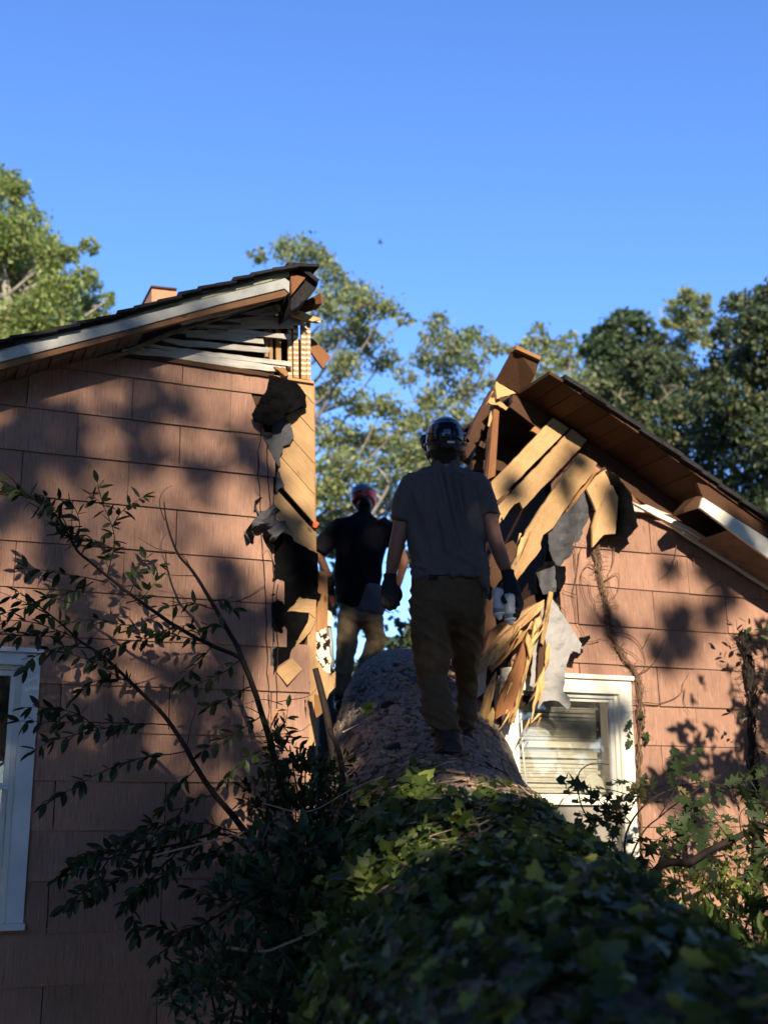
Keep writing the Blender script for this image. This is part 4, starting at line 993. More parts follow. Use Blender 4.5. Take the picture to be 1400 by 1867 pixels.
    obj('belt_clip', [p0 + a for a in buckle[0]], buckle[1], MT['helmetb'], e)
    # boots
    b1 = C([(813, 1332, 21, .06, -.08), (817, 1350, 24, .07, -.10), (820, 1365, 26, .075, -.10)])
    f1 = loft(refine([(M(824, 1362, Y1 - .19), .052, .040), (M(820, 1368, Y1 - .12), .082, .060), (M(812, 1378, Y1 - .02), .080, .050), (M(804, 1385, Y1 + .08), .082, .038), (M(800, 1387, Y1 + .15), .055, .028)]))
    fuse('boot', [b1, f1], .008, MT['boot'], e, lambda p: .003 * noise.noise(p * 30), 3)
    b2 = C([(846, 1326, 16, .055, .40), (848, 1340, 17, .06, .40)])
    f2 = loft(refine([(M(850, 1346, Y1 + .30), .040, .035), (M(849, 1347, Y1 + .38), .052, .045), (M(848, 1346, Y1 + .50), .05, .04), (M(848, 1345, Y1 + .62), .045, .03)]))
    fuse('boot', [b2, f2], .008, MT['boot'], e, None, 3)
    sole = loft(refine([(M(826, 1368, Y1 - .21), .045, .012), (M(821, 1376, Y1 - .13), .075, .014), (M(812, 1388, Y1 - .02), .078, .014), (M(803, 1396, Y1 + .08), .083, .014), (M(799, 1397, Y1 + .16), .05, .012)]))
    fuse('boot_sole', [sole], .006, MT['rubber'], e, None, 1)
    # gloves with fingers
    def fing(P, r, taper=.8): 
        pts = [M(x, y, Y1 + d) for x, y, d in P]; n = len(pts)
        return loft(refine([(p, r * s1 * (1 - (1 - taper) * i / (n - 1)), r * s1 * (1 - (1 - taper) * i / (n - 1))) for i, p in enumerate(pts)], 3), 12)
    gl = [C([(711, 1046, 12.5, None, .045), (711, 1056, 12, None, .05), (710, 1066, 14.5, .030, .05), (710, 1080, 17.5, .028, .05), (711, 1092, 17, .026, .05)]),
          fing([(698, 1086, .05), (698, 1098, .04), (703, 1106, .05), (709, 1103, .075)], 5.3), fing([(705, 1088, .05), (706, 1102, .035), (711, 1110, .05), (716, 1105, .08)], 5.4),
          fing([(713, 1088, .04), (715, 1101, .03), (719, 1108, .05), (722, 1101, .08)], 5.3), fing([(720, 1085, .04), (723, 1096, .03), (726, 1102, .05), (725, 1096, .075)], 4.8),
          fing([(720, 1068, .06), (728, 1077, .07), (730, 1087, .075), (727, 1094, .08)], 5.2)]
    fuse('glove', gl, .0042, MT['glove'], e, lambda p: .0012 * noise.noise(p * 60), 2)
    gr = [C([(925, 1040, 12.5, None, .03), (926, 1050, 12, None, .03), (929, 1062, 14.5, .030, .02), (932, 1076, 16.5, .028, .0), (935, 1087, 15.5, .026, -.01)]),
          fing([(944, 1084, -.01), (950, 1097, -.02), (949, 1109, -.05), (941, 1113, -.075)], 4.8), fing([(941, 1088, -.02), (947, 1103, -.03), (945, 1118, -.055), (937, 1122, -.08)], 4.9),
          fing([(938, 1090, .0), (945, 1110, .0), (942, 1126, -.02), (934, 1131, -.05)], 4.8), fing([(932, 1088, .03), (936, 1108, .04), (930, 1124, .03), (921, 1124, .0)], 4.5),
          fing([(920, 1066, .0), (914, 1078, -.03), (916, 1091, -.065), (922, 1099, -.08)], 5.2)]
    fuse('glove', gr, .0042, MT['glove'], e, lambda p: .0012 * noise.noise(p * 60), 2)
    # helmet
    hc = C([(812, 829, 25, .10, -.02), (812, 822, 30, .115, -.01), (812, 816, 35.5, .135), (812, 806, 38, .145), (812, 796, 37, .142), (812, 785, 34, .13), (812, 775, 28, .11), (812, 768, 20, .08), (812, 764, 10, .045)], 40)
    h = fuse('helmet', [hc], .007, MT['helmetb'], e, lambda p: 0, 3)
    off = e.location
    def hp(x, y, d): return M(x, y, Y1 + d)
    rim = C([(812, 831, 24, .098, -.025), (812, 822, 31, .12, -.015), (812, 817, 34, .128, -.01)], 36)
    fuse('helmet_lining', [rim], .007, MT['rubber'], e, None, 1)
    obj('helmet_rim', *tube_vf([hp(812 + 38.6 * math.cos(a), 811 + 3 * math.sin(a * 2), -.147 * math.sin(a)) for a in [i / 24 * 2 * math.pi for i in range(25)]], .0055, 8), MT['rubber'], e, smooth=True)
    obj('helmet_ridge', *tube_vf([hp(812 + 37.2 * math.cos(a), 790, -.139 * math.sin(a)) for a in [i / 24 * math.pi for i in range(25)]], .0035, 6), MT['helmetb'], e, smooth=True)
    for x in (795, 803, 821, 829):
        dz = -.148 * math.sqrt(max(0, 1 - ((x - 812) / 38.5) ** 2)); v, f = box_vf(-.004, .004, -.004, .004, -.016, .016); p0 = hp(x, 797 - abs(x - 812) * .1, dz + .004)
        obj('helmet_vent', [p0 + a for a in v], f, MT['rubber'], e)
    v, f = loft(refine([(hp(806, 815, -.150), .016, .008), (hp(815, 814, -.160), .02, .014), (hp(828, 815, -.145), .016, .008)])); obj('adjuster', v, f, MT['rubber'], e, smooth=True)
    v, f = box_vf(-.021, .021, -.0015, .0015, -.0065, .0065); p0 = hp(822, 806, -.1455); rot = Matrix.Rotation(R(14), 3, 'Z')
    obj('sticker', [p0 + rot @ a for a in v], f, MT['label'], e)
    for sx in (-1, 1):
        v, f = loft(refine([(hp(812 + sx * 38, 802, -.03), .006, .03), (hp(812 + sx * 41, 804, -.03), .006, .026), (hp(812 + sx * 42.5, 806, -.03), .004, .014)])); obj('helmet_clip', v, f, MT['rubber'], e, smooth=True)
    obj('helmet_brim', *loft(refine([(hp(779, 808, .10), .012, .05), (hp(771, 806, .12), .010, .045), (hp(766, 803, .13), .004, .02)])), MT['rubber'], e, smooth=True)
    for sx in (-1, 1): obj('strap', *tube_vf([hp(812 + sx * 30, 822, -.05), hp(812 + sx * 31, 836, .0), hp(812 + sx * 26, 848, .05)], .0035, 6), MT['rubber'], e)
person1()
def bottle(dx, dy, label):
    Yb = Y1 - .045
    e = thing('bottle', label, 'bottle', M(909 + dx, 1128 + dy, Yb))
    s = s1
    def lathe(L): return loft([(M(x + dx, y + dy, Yb), r * s, r * s) for x, y, r in L], 20)
    obj('bottle_body', *lathe([(907, 1073, 6.5), (907, 1074.5, 9.5), (907, 1078, 10.8), (907, 1088, 11), (907.5, 1092, 10.2), (908, 1096, 9.6), (908, 1100, 10.4), (908.5, 1106, 11.2), (909, 1111, 10.8)]), MT['bottle'], e, smooth=True)
    for k in range(3): obj('grip_ring', *lathe([(909, 1110 + k * 2.6, 10.6), (909, 1111 + k * 2.6, 11.2), (909, 1112.3 + k * 2.6, 10.6)]), MT['pipe'], e, smooth=True)
    obj('cap', *lathe([(909, 1118, 11.2), (909.5, 1121, 10.6), (910, 1123, 6.5), (910.5, 1126, 5), (911, 1129, 4.2)]), MT['bottlew'], e, smooth=True)
bottle(0, 0, 'cloudy plastic bottle held upside down, the one farther from the gloved fingers')
bottle(21, 10, 'cloudy plastic bottle held upside down, tucked against the black glove')

Y2 = 9.8; s2 = Y2 / F
def person2():
    e = thing('person', 'man in red and black helmet, black shirt and khaki trousers climbing ahead beside the trunk', 'person', M(625, 1285, Y2))
    C = lambda L, seg=20: LF(Y2, s2, L, seg)
    body = [C([(665, 955, 14, .07), (665, 942, 11, .055), (665, 930, 14, .075), (664, 915, 18, .09), (663, 900, 18, .09), (663, 892, 9, .05)]),
            C([(664, 948, 18, .06), (661, 962, 40, .09), (658, 1010, 36, .10), (655, 1090, 36, .11), (656, 1120, 36, .11)]),
            C([(614, 962, 13), (596, 985, 11), (582, 1006, 10), (590, 1030, 8, None, .08), (600, 1050, 7, None, .15)]),
            C([(706, 962, 13), (722, 992, 11), (735, 1022, 10), (731, 1045, 8, None, .05), (724, 1072, 6.5, None, .1), (720, 1085, 7, .02, .12), (718, 1093, 5, .015, .13)]),
            C([(638, 1115, 18), (632, 1180, 14), (624, 1270, 10)]), C([(676, 1115, 18), (686, 1168, 14, None, .15), (662, 1230, 10, None, .1)])]
    fuse('body', body, .012, MT['skin'], e, None, 3)
    def f1(p): return .012 * (1 - abs(noise.noise((p.x * 9 + p.z * 3, p.y * 3, p.z * 2.2))) * 2) + .006 * noise.noise(p * 8)
    fuse('shirt', [C([(664, 938, 15, .07), (663, 946, 26, .09), (661, 956, 44, .12), (659, 975, 50, .14), (657, 1010, 45, .15), (653, 1050, 42, .15), (652, 1085, 40, .15), (644, 1108, 32, .15)], 32),
                   C([(628, 962, 20, .10), (608, 972, 18, .09), (594, 990, 17, .09), (583, 1006, 14, .08)]), C([(692, 960, 20, .10), (710, 970, 17, .09), (720, 990, 14, .08), (726, 1003, 13, .07)])], .012, MT['black_shirt'], e, f1, 4)
    fuse('undershirt', [C([(664, 1070, 36, .14), (664, 1095, 36, .145), (664, 1120, 35, .145)], 30)], .011, MT['grey_shirt'], e, f1, 3)
    fuse('collar', [C([(664, 944, 16, .08), (664, 937, 15, .075)])], .008, MT['black_shirt'], e, None, 1)
    def f2(p): return .010 * (1 - abs(noise.noise((p.x * 5, p.y * 5, p.z * 11 + p.x * 6))) * 2.3)
    fuse('trousers', [C([(656, 1095, 37, .13), (656, 1120, 38, .14), (656, 1135, 34, .12)], 30), C([(637, 1120, 20, .11), (634, 1160, 19, .10), (629, 1205, 16, .08), (624, 1245, 14, .075), (621, 1270, 14, .07)]),
                      C([(676, 1120, 21, .11, .0), (682, 1148, 19, .10, .1), (685, 1170, 17, .095, .15), (672, 1200, 16, .085, .12), (660, 1235, 14, .08, .08)])], .011, MT['khaki'], e, f2, 3)
    fuse('boot', [C([(621, 1266, 12, .055), (621, 1280, 13, .06)]), loft(refine([(M(623, 1286, Y2 - .12), .05, .04), (M(621, 1287, Y2), .055, .05), (M(619, 1288, Y2 + .14), .045, .035)]))], .010, MT['boot'], e, None, 2)
    fuse('boot', [C([(660, 1232, 12, .055, .08), (660, 1246, 13, .06, .08)]), loft(refine([(M(662, 1252, Y2 - .04), .05, .04), (M(660, 1252, Y2 + .08), .055, .05), (M(659, 1252, Y2 + .2), .045, .035)]))], .010, MT['boot'], e, None, 2)
    fuse('glove', [C([(599, 1050, 8, .03, .15), (602, 1062, 9, .028, .17), (604, 1070, 8, .025, .18)])] + [LF(Y2, s2, [(598 + k * 3.2, 1070, 2.3, None, .18), (599 + k * 3.2, 1079, 2.2, None, .19), (601 + k * 3.2, 1086 - abs(k - 1.5) * 2, 2, None, .22)], 8) for k in range(4)] + [LF(Y2, s2, [(608, 1060, 2.6, None, .17), (613, 1068, 2.4, None, .2), (613, 1075, 2.2, None, .22)], 8)], .005, MT['glove'], e, None, 1)
    fuse('hair', [C([(664, 938, 9, .04, -.03), (664, 928, 14, .06, -.03), (664, 918, 15, .07, -.02)])], .009, MT['hair'], e, None, 1)
    fuse('helmet', [C([(664, 926, 17, .10, -.01), (664, 918, 23, .135), (663, 910, 25, .145), (662, 902, 24.5, .14), (661, 894, 21, .12), (661, 888, 15, .09), (661, 885, 8, .05)], 36)], .008, MT['helmetr'], e, None, 3)
    fuse('helmet_top', [C([(662, 903, 25.3, .143), (661, 895, 22.3, .127), (661, 888, 15.5, .095), (661, 884.4, 8, .05)], 36)], .008, MT['helmetb'], e, None, 2)
    fuse('helmet_lining', [C([(664, 927, 14, .105, -.03), (665, 920, 15, .13, -.02), (665, 912, 11, .146, -.005)], 24)], .008, MT['rubber'], e, None, 1)
person2()

# ------------------------------------------------------------------ leafy plants in front of the house
def plant(name, label, cat, base): return thing(name, label, cat, base)
def px_path(P, w): return [Q(x, y, w) if not isinstance(w, (list, tuple)) else Q(x, y, w[i]) for i, (x, y) in enumerate(P)]
def twig_leaves(paths, spacing, size, droop=.5, spread=1.0, start=.12):
    pos, dr, nr, sz = [], [], [], []
    for P in paths:
        P = spline(P, 6); L = 0; k = 0; tot = sum((b - a).length for a, b in zip(P, P[1:])); acc = 0
        for a, b in zip(P, P[1:]):
            seg = (b - a).length; L += seg; acc += seg
            while acc > spacing:
                acc -= spacing; k += 1
                if L < start * tot: continue
                t = (b - a).normalized(); side = t.cross(Vector((0, -1, 0))).normalized() * (1 if k % 2 else -1)
                d = t * random.uniform(.2, .9) + side * random.uniform(.3, 1.0) * spread + Vector((random.uniform(-.3, .3), random.uniform(-.7, .3), -random.uniform(0, 1.6) * droop))
                s = size * random.uniform(.6, 1.2)
                pos.append(b); dr.append(d); nr.append(Vector((random.uniform(-.6, .6), random.uniform(-1, .2), random.uniform(.2, 1)))); sz.append(s)
        t = (P[-1] - P[-2]).normalized(); pos.append(P[-1]); dr.append(t + Vector((0, 0, -.2))); nr.append(Vector((0, -.5, 1))); sz.append(size)
    return pos, dr, nr, sz
def stems(e, name, paths, r0, r1, mat, seg=7):
    for P in paths:
        P = spline(P, 6); n = len(P); P = [p + Vector((noise.noise(p * 9), noise.noise(p * 9 + Vector((5, 0, 0))), noise.noise(p * 9 + Vector((0, 7, 0))))) * .006 for p in P]
        obj(name, *tube_vf(P, [r0 + (r1 - r0) * i / (n - 1) for i in range(n)], seg), mat, e, smooth=True)
def sapling():
    e = thing('sapling', 'slender broad-leaved sapling with arching dark stems in front of the left siding', 'sapling', Q(560, 1700, -.6) * 1.0)
    e.location.z = 0
    A = px_path([(610, 1867), (560, 1640), (494, 1360), (479, 1304), (442, 1200), (419, 1155), (386, 1096), (353, 1044), (323, 1007), (304, 951), (300, 914)], -.45)
    A[0].z = .02
    B = px_path([(442, 1200), (371, 1170), (290, 1122), (237, 1081), (193, 1048), (141, 1003), (110, 950), (56, 905), (11, 862)], [-.45, -.5, -.55, -.6, -.6, -.65, -.65, -.7, -.7])
    Cc = px_path([(590, 1867), (500, 1610), (434, 1500), (393, 1449), (360, 1400), (334, 1356), (293, 1297), (237, 1241), (200, 1207), (141, 1163), (93, 1122), (37, 1081)], [-.5, -.55, -.6, -.6, -.6, -.6, -.62, -.65, -.7, -.7, -.7, -.7])
    Cc[0].z = .02
    stems(e, 'stem', [A], .022, .003, MT['stem']); stems(e, 'stem', [B], .012, .003, MT['stem']); stems(e, 'stem', [Cc], .020, .003, MT['stem'])
    T = [([(196, 1046), (207, 1000), (205, 960), (190, 925), (170, 905)], -.6), ([(141, 1003), (110, 940), (60, 910), (20, 885)], -.65), ([(205, 960), (225, 930), (262, 905)], -.6),
         ([(190, 925), (180, 890), (178, 880)], -.6), ([(141, 1003), (145, 950), (130, 920), (85, 905)], -.7), ([(237, 1081), (250, 1050), (262, 1020), (290, 1030)], -.55), ([(190, 1060), (140, 1050), (80, 1040), (50, 1036)], -.68),
         ([(93, 1122), (50, 1100), (-10, 1075)], -.75), ([(141, 1163), (80, 1140), (20, 1130), (-30, 1140)], -.75), ([(230, 1100), (260, 1090), (285, 1060)], -.55), ([(290, 1122), (240, 1140), (180, 1130), (130, 1135)], -.6),
         ([(371, 1170), (320, 1160), (260, 1165), (200, 1180)], -.62), ([(371, 1170), (350, 1140), (300, 1150), (240, 1150)], -.6), ([(390, 1110), (350, 1100), (310, 1105), (290, 1105)], -.5), ([(386, 1096), (410, 1095), (425, 1110)], -.5),
         ([(385, 1180), (360, 1210), (330, 1240)], -.6), ([(442, 1200), (400, 1230), (350, 1250)], -.6), ([(240, 1241), (180, 1240), (150, 1260)], -.75), ([(250, 1250), (210, 1230), (180, 1210)], -.75), ([(308, 1322), (223, 1319), (120, 1316), (37, 1315)], -.7),
         ([(260, 1318), (180, 1330), (100, 1350), (60, 1370)], -.75), ([(338, 1371), (260, 1382), (185, 1408), (85, 1464)], -.75), ([(360, 1400), (320, 1440), (300, 1470)], -.65), ([(393, 1449), (350, 1460), (320, 1490)], -.65),
         ([(479, 1304), (440, 1330), (400, 1350), (370, 1370)], -.6), ([(494, 1360), (440, 1390), (410, 1420)], -.6), ([(494, 1360), (520, 1320), (525, 1290)], -.5), ([(460, 1250), (400, 1280), (380, 1290)], -.5),
         ([(60, 910), (30, 900), (0, 890)], -.7), ([(150, 960), (110, 960), (75, 930)], -.7), ([(130, 1100), (90, 1090), (40, 1110), (0, 1120)], -.8), ([(160, 1180), (110, 1180), (60, 1200), (50, 1220)], -.75), ([(200, 1207), (160, 1200), (120, 1190)], -.75),
         ([(170, 1060), (130, 1080), (90, 1090)], -.7), ([(100, 1150), (40, 1160), (0, 1150)], -.8), ([(180, 1330), (140, 1300), (80, 1290), (50, 1290)], -.75),([(205, 1000), (170, 985), (110, 975)], -.65), ([(420, 1150), (390, 1140), (350, 1165)], -.52)]
    tw = [px_path(P, w) for P, w in T]
    stems(e, 'twig', tw, .0035, .0012, MT['stem'], 5)
    pos, dr, nr, sz = twig_leaves(tw + tw, .034, .074, .6)
    p2 = twig_leaves([B[4:], Cc[7:]], .05, .08, .5); pos += p2[0]; dr += p2[1]; nr += p2[2]; sz += p2[3]
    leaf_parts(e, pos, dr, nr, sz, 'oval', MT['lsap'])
    # bare leafless shoots
    bare = [px_path(P, -.4) for P in ([(353, 1044), (330, 1010), (285, 1000), (252, 980)], [(300, 950), (292, 920), (300, 895), (315, 885)], [(355, 1050), (320, 1048), (290, 1045)], [(430, 1098), (460, 1085), (482, 1072)], [(340, 1370), (350, 1320), (370, 1240)], [(479, 1304), (450, 1290), (400, 1282)], [(445, 1230), (443, 1290), (440, 1340)], [(515, 1285), (480, 1275), (430, 1290)], [(505, 1280), (560, 1270), (580, 1250)])]
    stems(e, 'twig', bare, .003, .001, MT['stem'], 5)
sapling()
def lowsapling():
    e = thing('shrub', 'dark drooping shrub with thin leafy branches low against the left siding', 'shrub', Q(500, 1800, -.9)); e.location.z = 0
    st = [px_path([(520, 1960), (500, 1700), (434, 1530), (300, 1545), (200, 1565), (110, 1600)], [-.9, -.9, -.9, -1., -1., -1.1]), px_path([(560, 1960), (540, 1720), (480, 1640), (380, 1680), (290, 1740)], -1.0)]
    stems(e, 'stem', st, .012, .003, MT['stem'])
    T = [[(434, 1520), (370, 1500), (300, 1520), (240, 1540)], [(300, 1545), (220, 1600), (150, 1640)], [(330, 1545), (280, 1600), (230, 1650)], [(434, 1530), (330, 1580), (260, 1620)], [(250, 1555), (180, 1550), (130, 1580)], [(200, 1565), (170, 1610), (120, 1650)],
         [(400, 1530), (350, 1540), (290, 1500), (220, 1530)], [(380, 1680), (340, 1700), (290, 1690)], [(300, 1740), (330, 1780), (300, 1800)], [(380, 1680), (350, 1740), (370, 1780)], [(460, 1640), (400, 1640), (350, 1620)], [(270, 1600), (240, 1640), (250, 1700)]]
    tw = [px_path(P, random.uniform(-1.15, -.85)) for P in T]
    stems(e, 'twig', tw, .004, .0015, MT['stem'], 5)
    a = twig_leaves(tw + tw, .020, .075, .7); b = twig_leaves([s[2:] for s in st], .03, .075, .6)
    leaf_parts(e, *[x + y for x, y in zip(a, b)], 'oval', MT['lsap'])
lowsapling()
def bushy(name, label, cat, clumps, mat, tpl, limit=300, base=None, stem=True, dirz=.3):
    """clumps: (px, py, Y, radius px, count, leaf size)"""
    c0 = clumps[0]; b = base or M(c0[0], c0[1], c0[2]); b = Vector((b.x, b.y, 0))
    e = thing(name, label, cat, b)
    pos, dr, nr, sz = [], [], [], []
    for (x, y, Y, r, n, s) in clumps:
        c = M(x, y, Y); rr = r * Y / F
        for i in range(n):
            d = Vector(rng.normal(size=3)).normalized(); p = c + Vector((d.x, d.y, d.z * .9)) * rr * random.uniform(.35, 1.0) ** .6
            pos.append(p); dr.append(d * .6 + Vector((random.uniform(-.6, .6), random.uniform(-.8, .2), random.uniform(-.5, .5 + dirz)))); nr.append(Vector((d.x * .7 + random.uniform(-.4, .4), -.3 + d.y * .4 + random.uniform(-.4, .4), .8))); sz.append(s * random.uniform(.6, 1.25))
        if stem: 
            st = [Vector((b.x + random.uniform(-.15, .15), b.y + random.uniform(-.15, .15), 0)), (b + c) / 2 + Vector((random.uniform(-.1, .1), 0, c.z * .15)), c + Vector((random.uniform(-.2, .2) * rr, 0, rr * .5))]
            stems(e, 'stem', [st], .012, .003, MT['stem'], 6)
    leaf_parts(e, pos, dr, nr, sz, tpl, mat, limit=limit)
    return e
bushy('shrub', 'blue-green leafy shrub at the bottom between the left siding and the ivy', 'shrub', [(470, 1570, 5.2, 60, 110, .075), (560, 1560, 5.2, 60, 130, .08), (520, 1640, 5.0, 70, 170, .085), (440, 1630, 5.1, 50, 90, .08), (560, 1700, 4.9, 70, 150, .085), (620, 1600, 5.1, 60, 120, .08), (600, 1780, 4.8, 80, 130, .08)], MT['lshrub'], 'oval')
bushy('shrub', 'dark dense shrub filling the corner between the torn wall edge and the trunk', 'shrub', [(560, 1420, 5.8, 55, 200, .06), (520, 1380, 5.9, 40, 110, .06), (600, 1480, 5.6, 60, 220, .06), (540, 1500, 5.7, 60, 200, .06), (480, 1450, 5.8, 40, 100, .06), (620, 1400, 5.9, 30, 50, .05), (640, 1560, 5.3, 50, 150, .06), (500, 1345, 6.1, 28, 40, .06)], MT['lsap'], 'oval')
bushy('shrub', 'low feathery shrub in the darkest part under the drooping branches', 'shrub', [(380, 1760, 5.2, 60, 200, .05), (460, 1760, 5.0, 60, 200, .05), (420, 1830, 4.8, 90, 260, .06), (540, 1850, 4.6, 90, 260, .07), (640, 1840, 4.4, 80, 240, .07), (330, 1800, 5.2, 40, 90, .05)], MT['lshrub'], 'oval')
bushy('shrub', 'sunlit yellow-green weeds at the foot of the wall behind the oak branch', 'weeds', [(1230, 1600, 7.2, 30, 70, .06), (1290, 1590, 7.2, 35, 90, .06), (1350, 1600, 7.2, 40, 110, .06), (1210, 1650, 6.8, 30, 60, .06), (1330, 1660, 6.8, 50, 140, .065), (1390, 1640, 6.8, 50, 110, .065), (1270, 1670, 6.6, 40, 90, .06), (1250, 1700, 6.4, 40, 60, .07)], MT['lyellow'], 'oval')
bushy('shrub', 'dark shrub at the right edge behind the ivy', 'shrub', [(1360, 1700, 5.4, 60, 170, .08), (1290, 1720, 5.2, 50, 130, .08), (1400, 1760, 4.8, 80, 160, .09), (1420, 1560, 6.0, 60, 120, .08)], MT['livy'], 'oval')
def oak():
    e = thing('oak_branch', 'broken oak branch with lobed leaves leaning across the right window and siding', 'branch', Q(1180, 1640, -1.0)); e.location.z = 0
    st = [px_path([(1120, 1760), (1180, 1622), (1260, 1570), (1330, 1532), (1420, 1495), (1500, 1470)], -1.1), px_path([(1180, 1622), (1140, 1560), (1150, 1500), (1200, 1450), (1290, 1428), (1400, 1470)], -1.0), px_path([(1130, 1620), (1160, 1540), (1200, 1490), (1330, 1400)], -.8)]
    st[0][0].z = .02
    stems(e, 'stem', st[:1], .026, .014, MT['stem']); stems(e, 'stem', st[1:], .007, .003, MT['stem'])
    T = [[(1190, 1455), (1150, 1450), (1110, 1440), (1075, 1436)], [(1200, 1450), (1170, 1430), (1150, 1425)], [(1150, 1500), (1120, 1470), (1090, 1460)], [(1150, 1500), (1120, 1500), (1095, 1490)], [(1290, 1428), (1330, 1435), (1380, 1450), (1400, 1480)], [(1240, 1440), (1260, 1470), (1250, 1500)],
         [(1290, 1428), (1300, 1470), (1320, 1500)], [(1330, 1532), (1300, 1500), (1240, 1500)], [(1260, 1570), (1230, 1540), (1190, 1530)], [(1200, 1490), (1230, 1440), (1250, 1400)], [(1330, 1432), (1370, 1420), (1410, 1430)], [(1380, 1510), (1390, 1540), (1370, 1580)], [(1200, 1600), (1180, 1570), (1150, 1560)],
         [(1170, 1550), (1200, 1540), (1230, 1560)], [(1350, 1520), (1350, 1480), (1390, 1460)], [(1260, 1570), (1290, 1550), (1330, 1560)], [(1300, 1550), (1280, 1590), (1300, 1620)]]
    tw = [px_path(P, random.uniform(-1.2, -.8)) for P in T]; stems(e, 'twig', tw, .004, .0015, MT['stem'], 5)
    leaf_parts(e, *twig_leaves(tw, .042, .165, .6, .9, 0), 'oak', MT['loak'])
oak()
def ivy():
    e = thing('ivy', 'thick dark green ivy blanketing the near end of the fallen trunk', 'ivy', (0.6, 3.4, 0))
    pos, dr, nr, sz = [], [], [], []
    def put(P, N_, T_, s0, s1_):
        for p, n, t in zip(P, N_, T_):
            if noise.noise(p * 2.6) + .35 * noise.noise(p * 7) < -.20 + random.uniform(-.05, .05): continue
            a = random.uniform(0, 6.28); s = n.cross(t)
            pos.append(p); dr.append(t * math.cos(a) + s * math.sin(a) + n * random.uniform(-.1, .5) + Vector((0, 0, -.35))); nr.append(n + Vector(rng.normal(size=3)) * .6); sz.append(random.uniform(s0, s1_))
    H_ = math.pi
    put(*trunk_surface(2200, .1, 1.0, -.15 * H_, 1.15 * H_, (.01, .10)), .05, .075)
    put(*trunk_surface(7500, .9, 2.35, -.15 * H_, 1.15 * H_, (.005, .12)), .020, .062)
    put(*trunk_surface(6000, 1.6, 2.60, -.1 * H_, 1.15 * H_, (.005, .09)), .020, .066)
    put(*trunk_surface(260, 2.55, 2.85, .45 * H_, 1.1 * H_, (.01, .05)), .04, .07)
    put(*trunk_surface(420, 2.5, 2.9, -.1 * H_, .26 * H_, (.01, .08)), .04, .07)
    put(*trunk_surface(30, 2.8, 3.6, .2 * H_, .9 * H_, (.0, .02)), .03, .06)
    for (x, y, Y, r, n, s) in [(760, 1455, 5.35, 42, 150, .06), (735, 1480, 5.3, 45, 120, .06), (800, 1490, 5.2, 40, 110, .06), (765, 1425, 5.4, 22, 40, .055), (980, 1525, 5.3, 40, 120, .05), (1050, 1590, 5.1, 50, 150, .055), (950, 1500, 5.4, 28, 70, .05), (700, 1540, 4.9, 60, 220, .07), (690, 1640, 4.5, 70, 250, .07), (700, 1750, 4.2, 90, 300, .07), (720, 1860, 3.9, 110, 300, .065),
                               (1130, 1650, 4.9, 50, 160, .055), (1180, 1710, 4.6, 60, 170, .06), (1260, 1770, 4.4, 60, 180, .065), (1340, 1820, 4.1, 70, 180, .07), (1400, 1870, 3.8, 80, 160, .07)]:
        c = M(x, y, Y); rr = r * Y / F
        for i in range(n):
            d = Vector(rng.normal(size=3)).normalized(); p = c + d * rr * random.uniform(.4, 1)
            pos.append(p); dr.append(Vector((random.uniform(-1, 1), random.uniform(-.6, .3), random.uniform(-.8, .6)))); nr.append(d * .5 + Vector((random.uniform(-.5, .5), -.5, .7))); sz.append(s * random.uniform(.6, 1.3))
    for i in range(46):                                   # loose tufts standing out of the mat
        c, n_, t_ = trunk_pt(random.uniform(1.1, 2.35), random.uniform(.1, .95) * H_, random.uniform(.03, .10)); rr = random.uniform(.05, .12)
        for k in range(int(rr * 300)):
            d = Vector(rng.normal(size=3)).normalized(); pos.append(c + d * rr * random.uniform(.2, 1)); dr.append(Vector((random.uniform(-1, 1), random.uniform(-.6, .3), random.uniform(-.4, .9)))); nr.append(Vector(rng.normal(size=3)) + Vector((0, -.6, .6))); sz.append(random.uniform(.03, .06))
    leaf_parts(e, pos, dr, nr, sz, 'ivy', MT['livy'])
    dd = [], [], [], []
    for p, n, t in zip(*trunk_surface(900, 1.0, 3.0, .05 * H_, 1.0 * H_, (.0, .04))):
        dd[0].append(p); dd[1].append(t * random.uniform(-1, 1) + n.cross(t) * random.uniform(-1, 1)); dd[2].append(n + Vector(rng.normal(size=3)) * .4); dd[3].append(random.uniform(.02, .06))
    me = leaf_mesh(np.array([tuple(v) for v in dd[0]]) - np.array(e.location), np.array([tuple(v) for v in dd[1]]), np.array([tuple(v) for v in dd[2]]), np.array(dd[3]), 'oval'); me.materials.append(MT['ldead']); mk('dead_leaves', me, None, e)['kind'] = 'stuff'
    for i in range(80):
        t = random.uniform(1.1, 2.8); a = random.uniform(0, H_); P = []
        for k in range(8): p, n, tt = trunk_pt(min(2.95, t + k * .06), a + .12 * k * random.uniform(-1, 1), random.uniform(.01, .07)); P.append(p)
        stems(e, 'stem', [P], .0045, .002, MT['vine'] if i % 2 else MT['twig'], 5)
ivy()
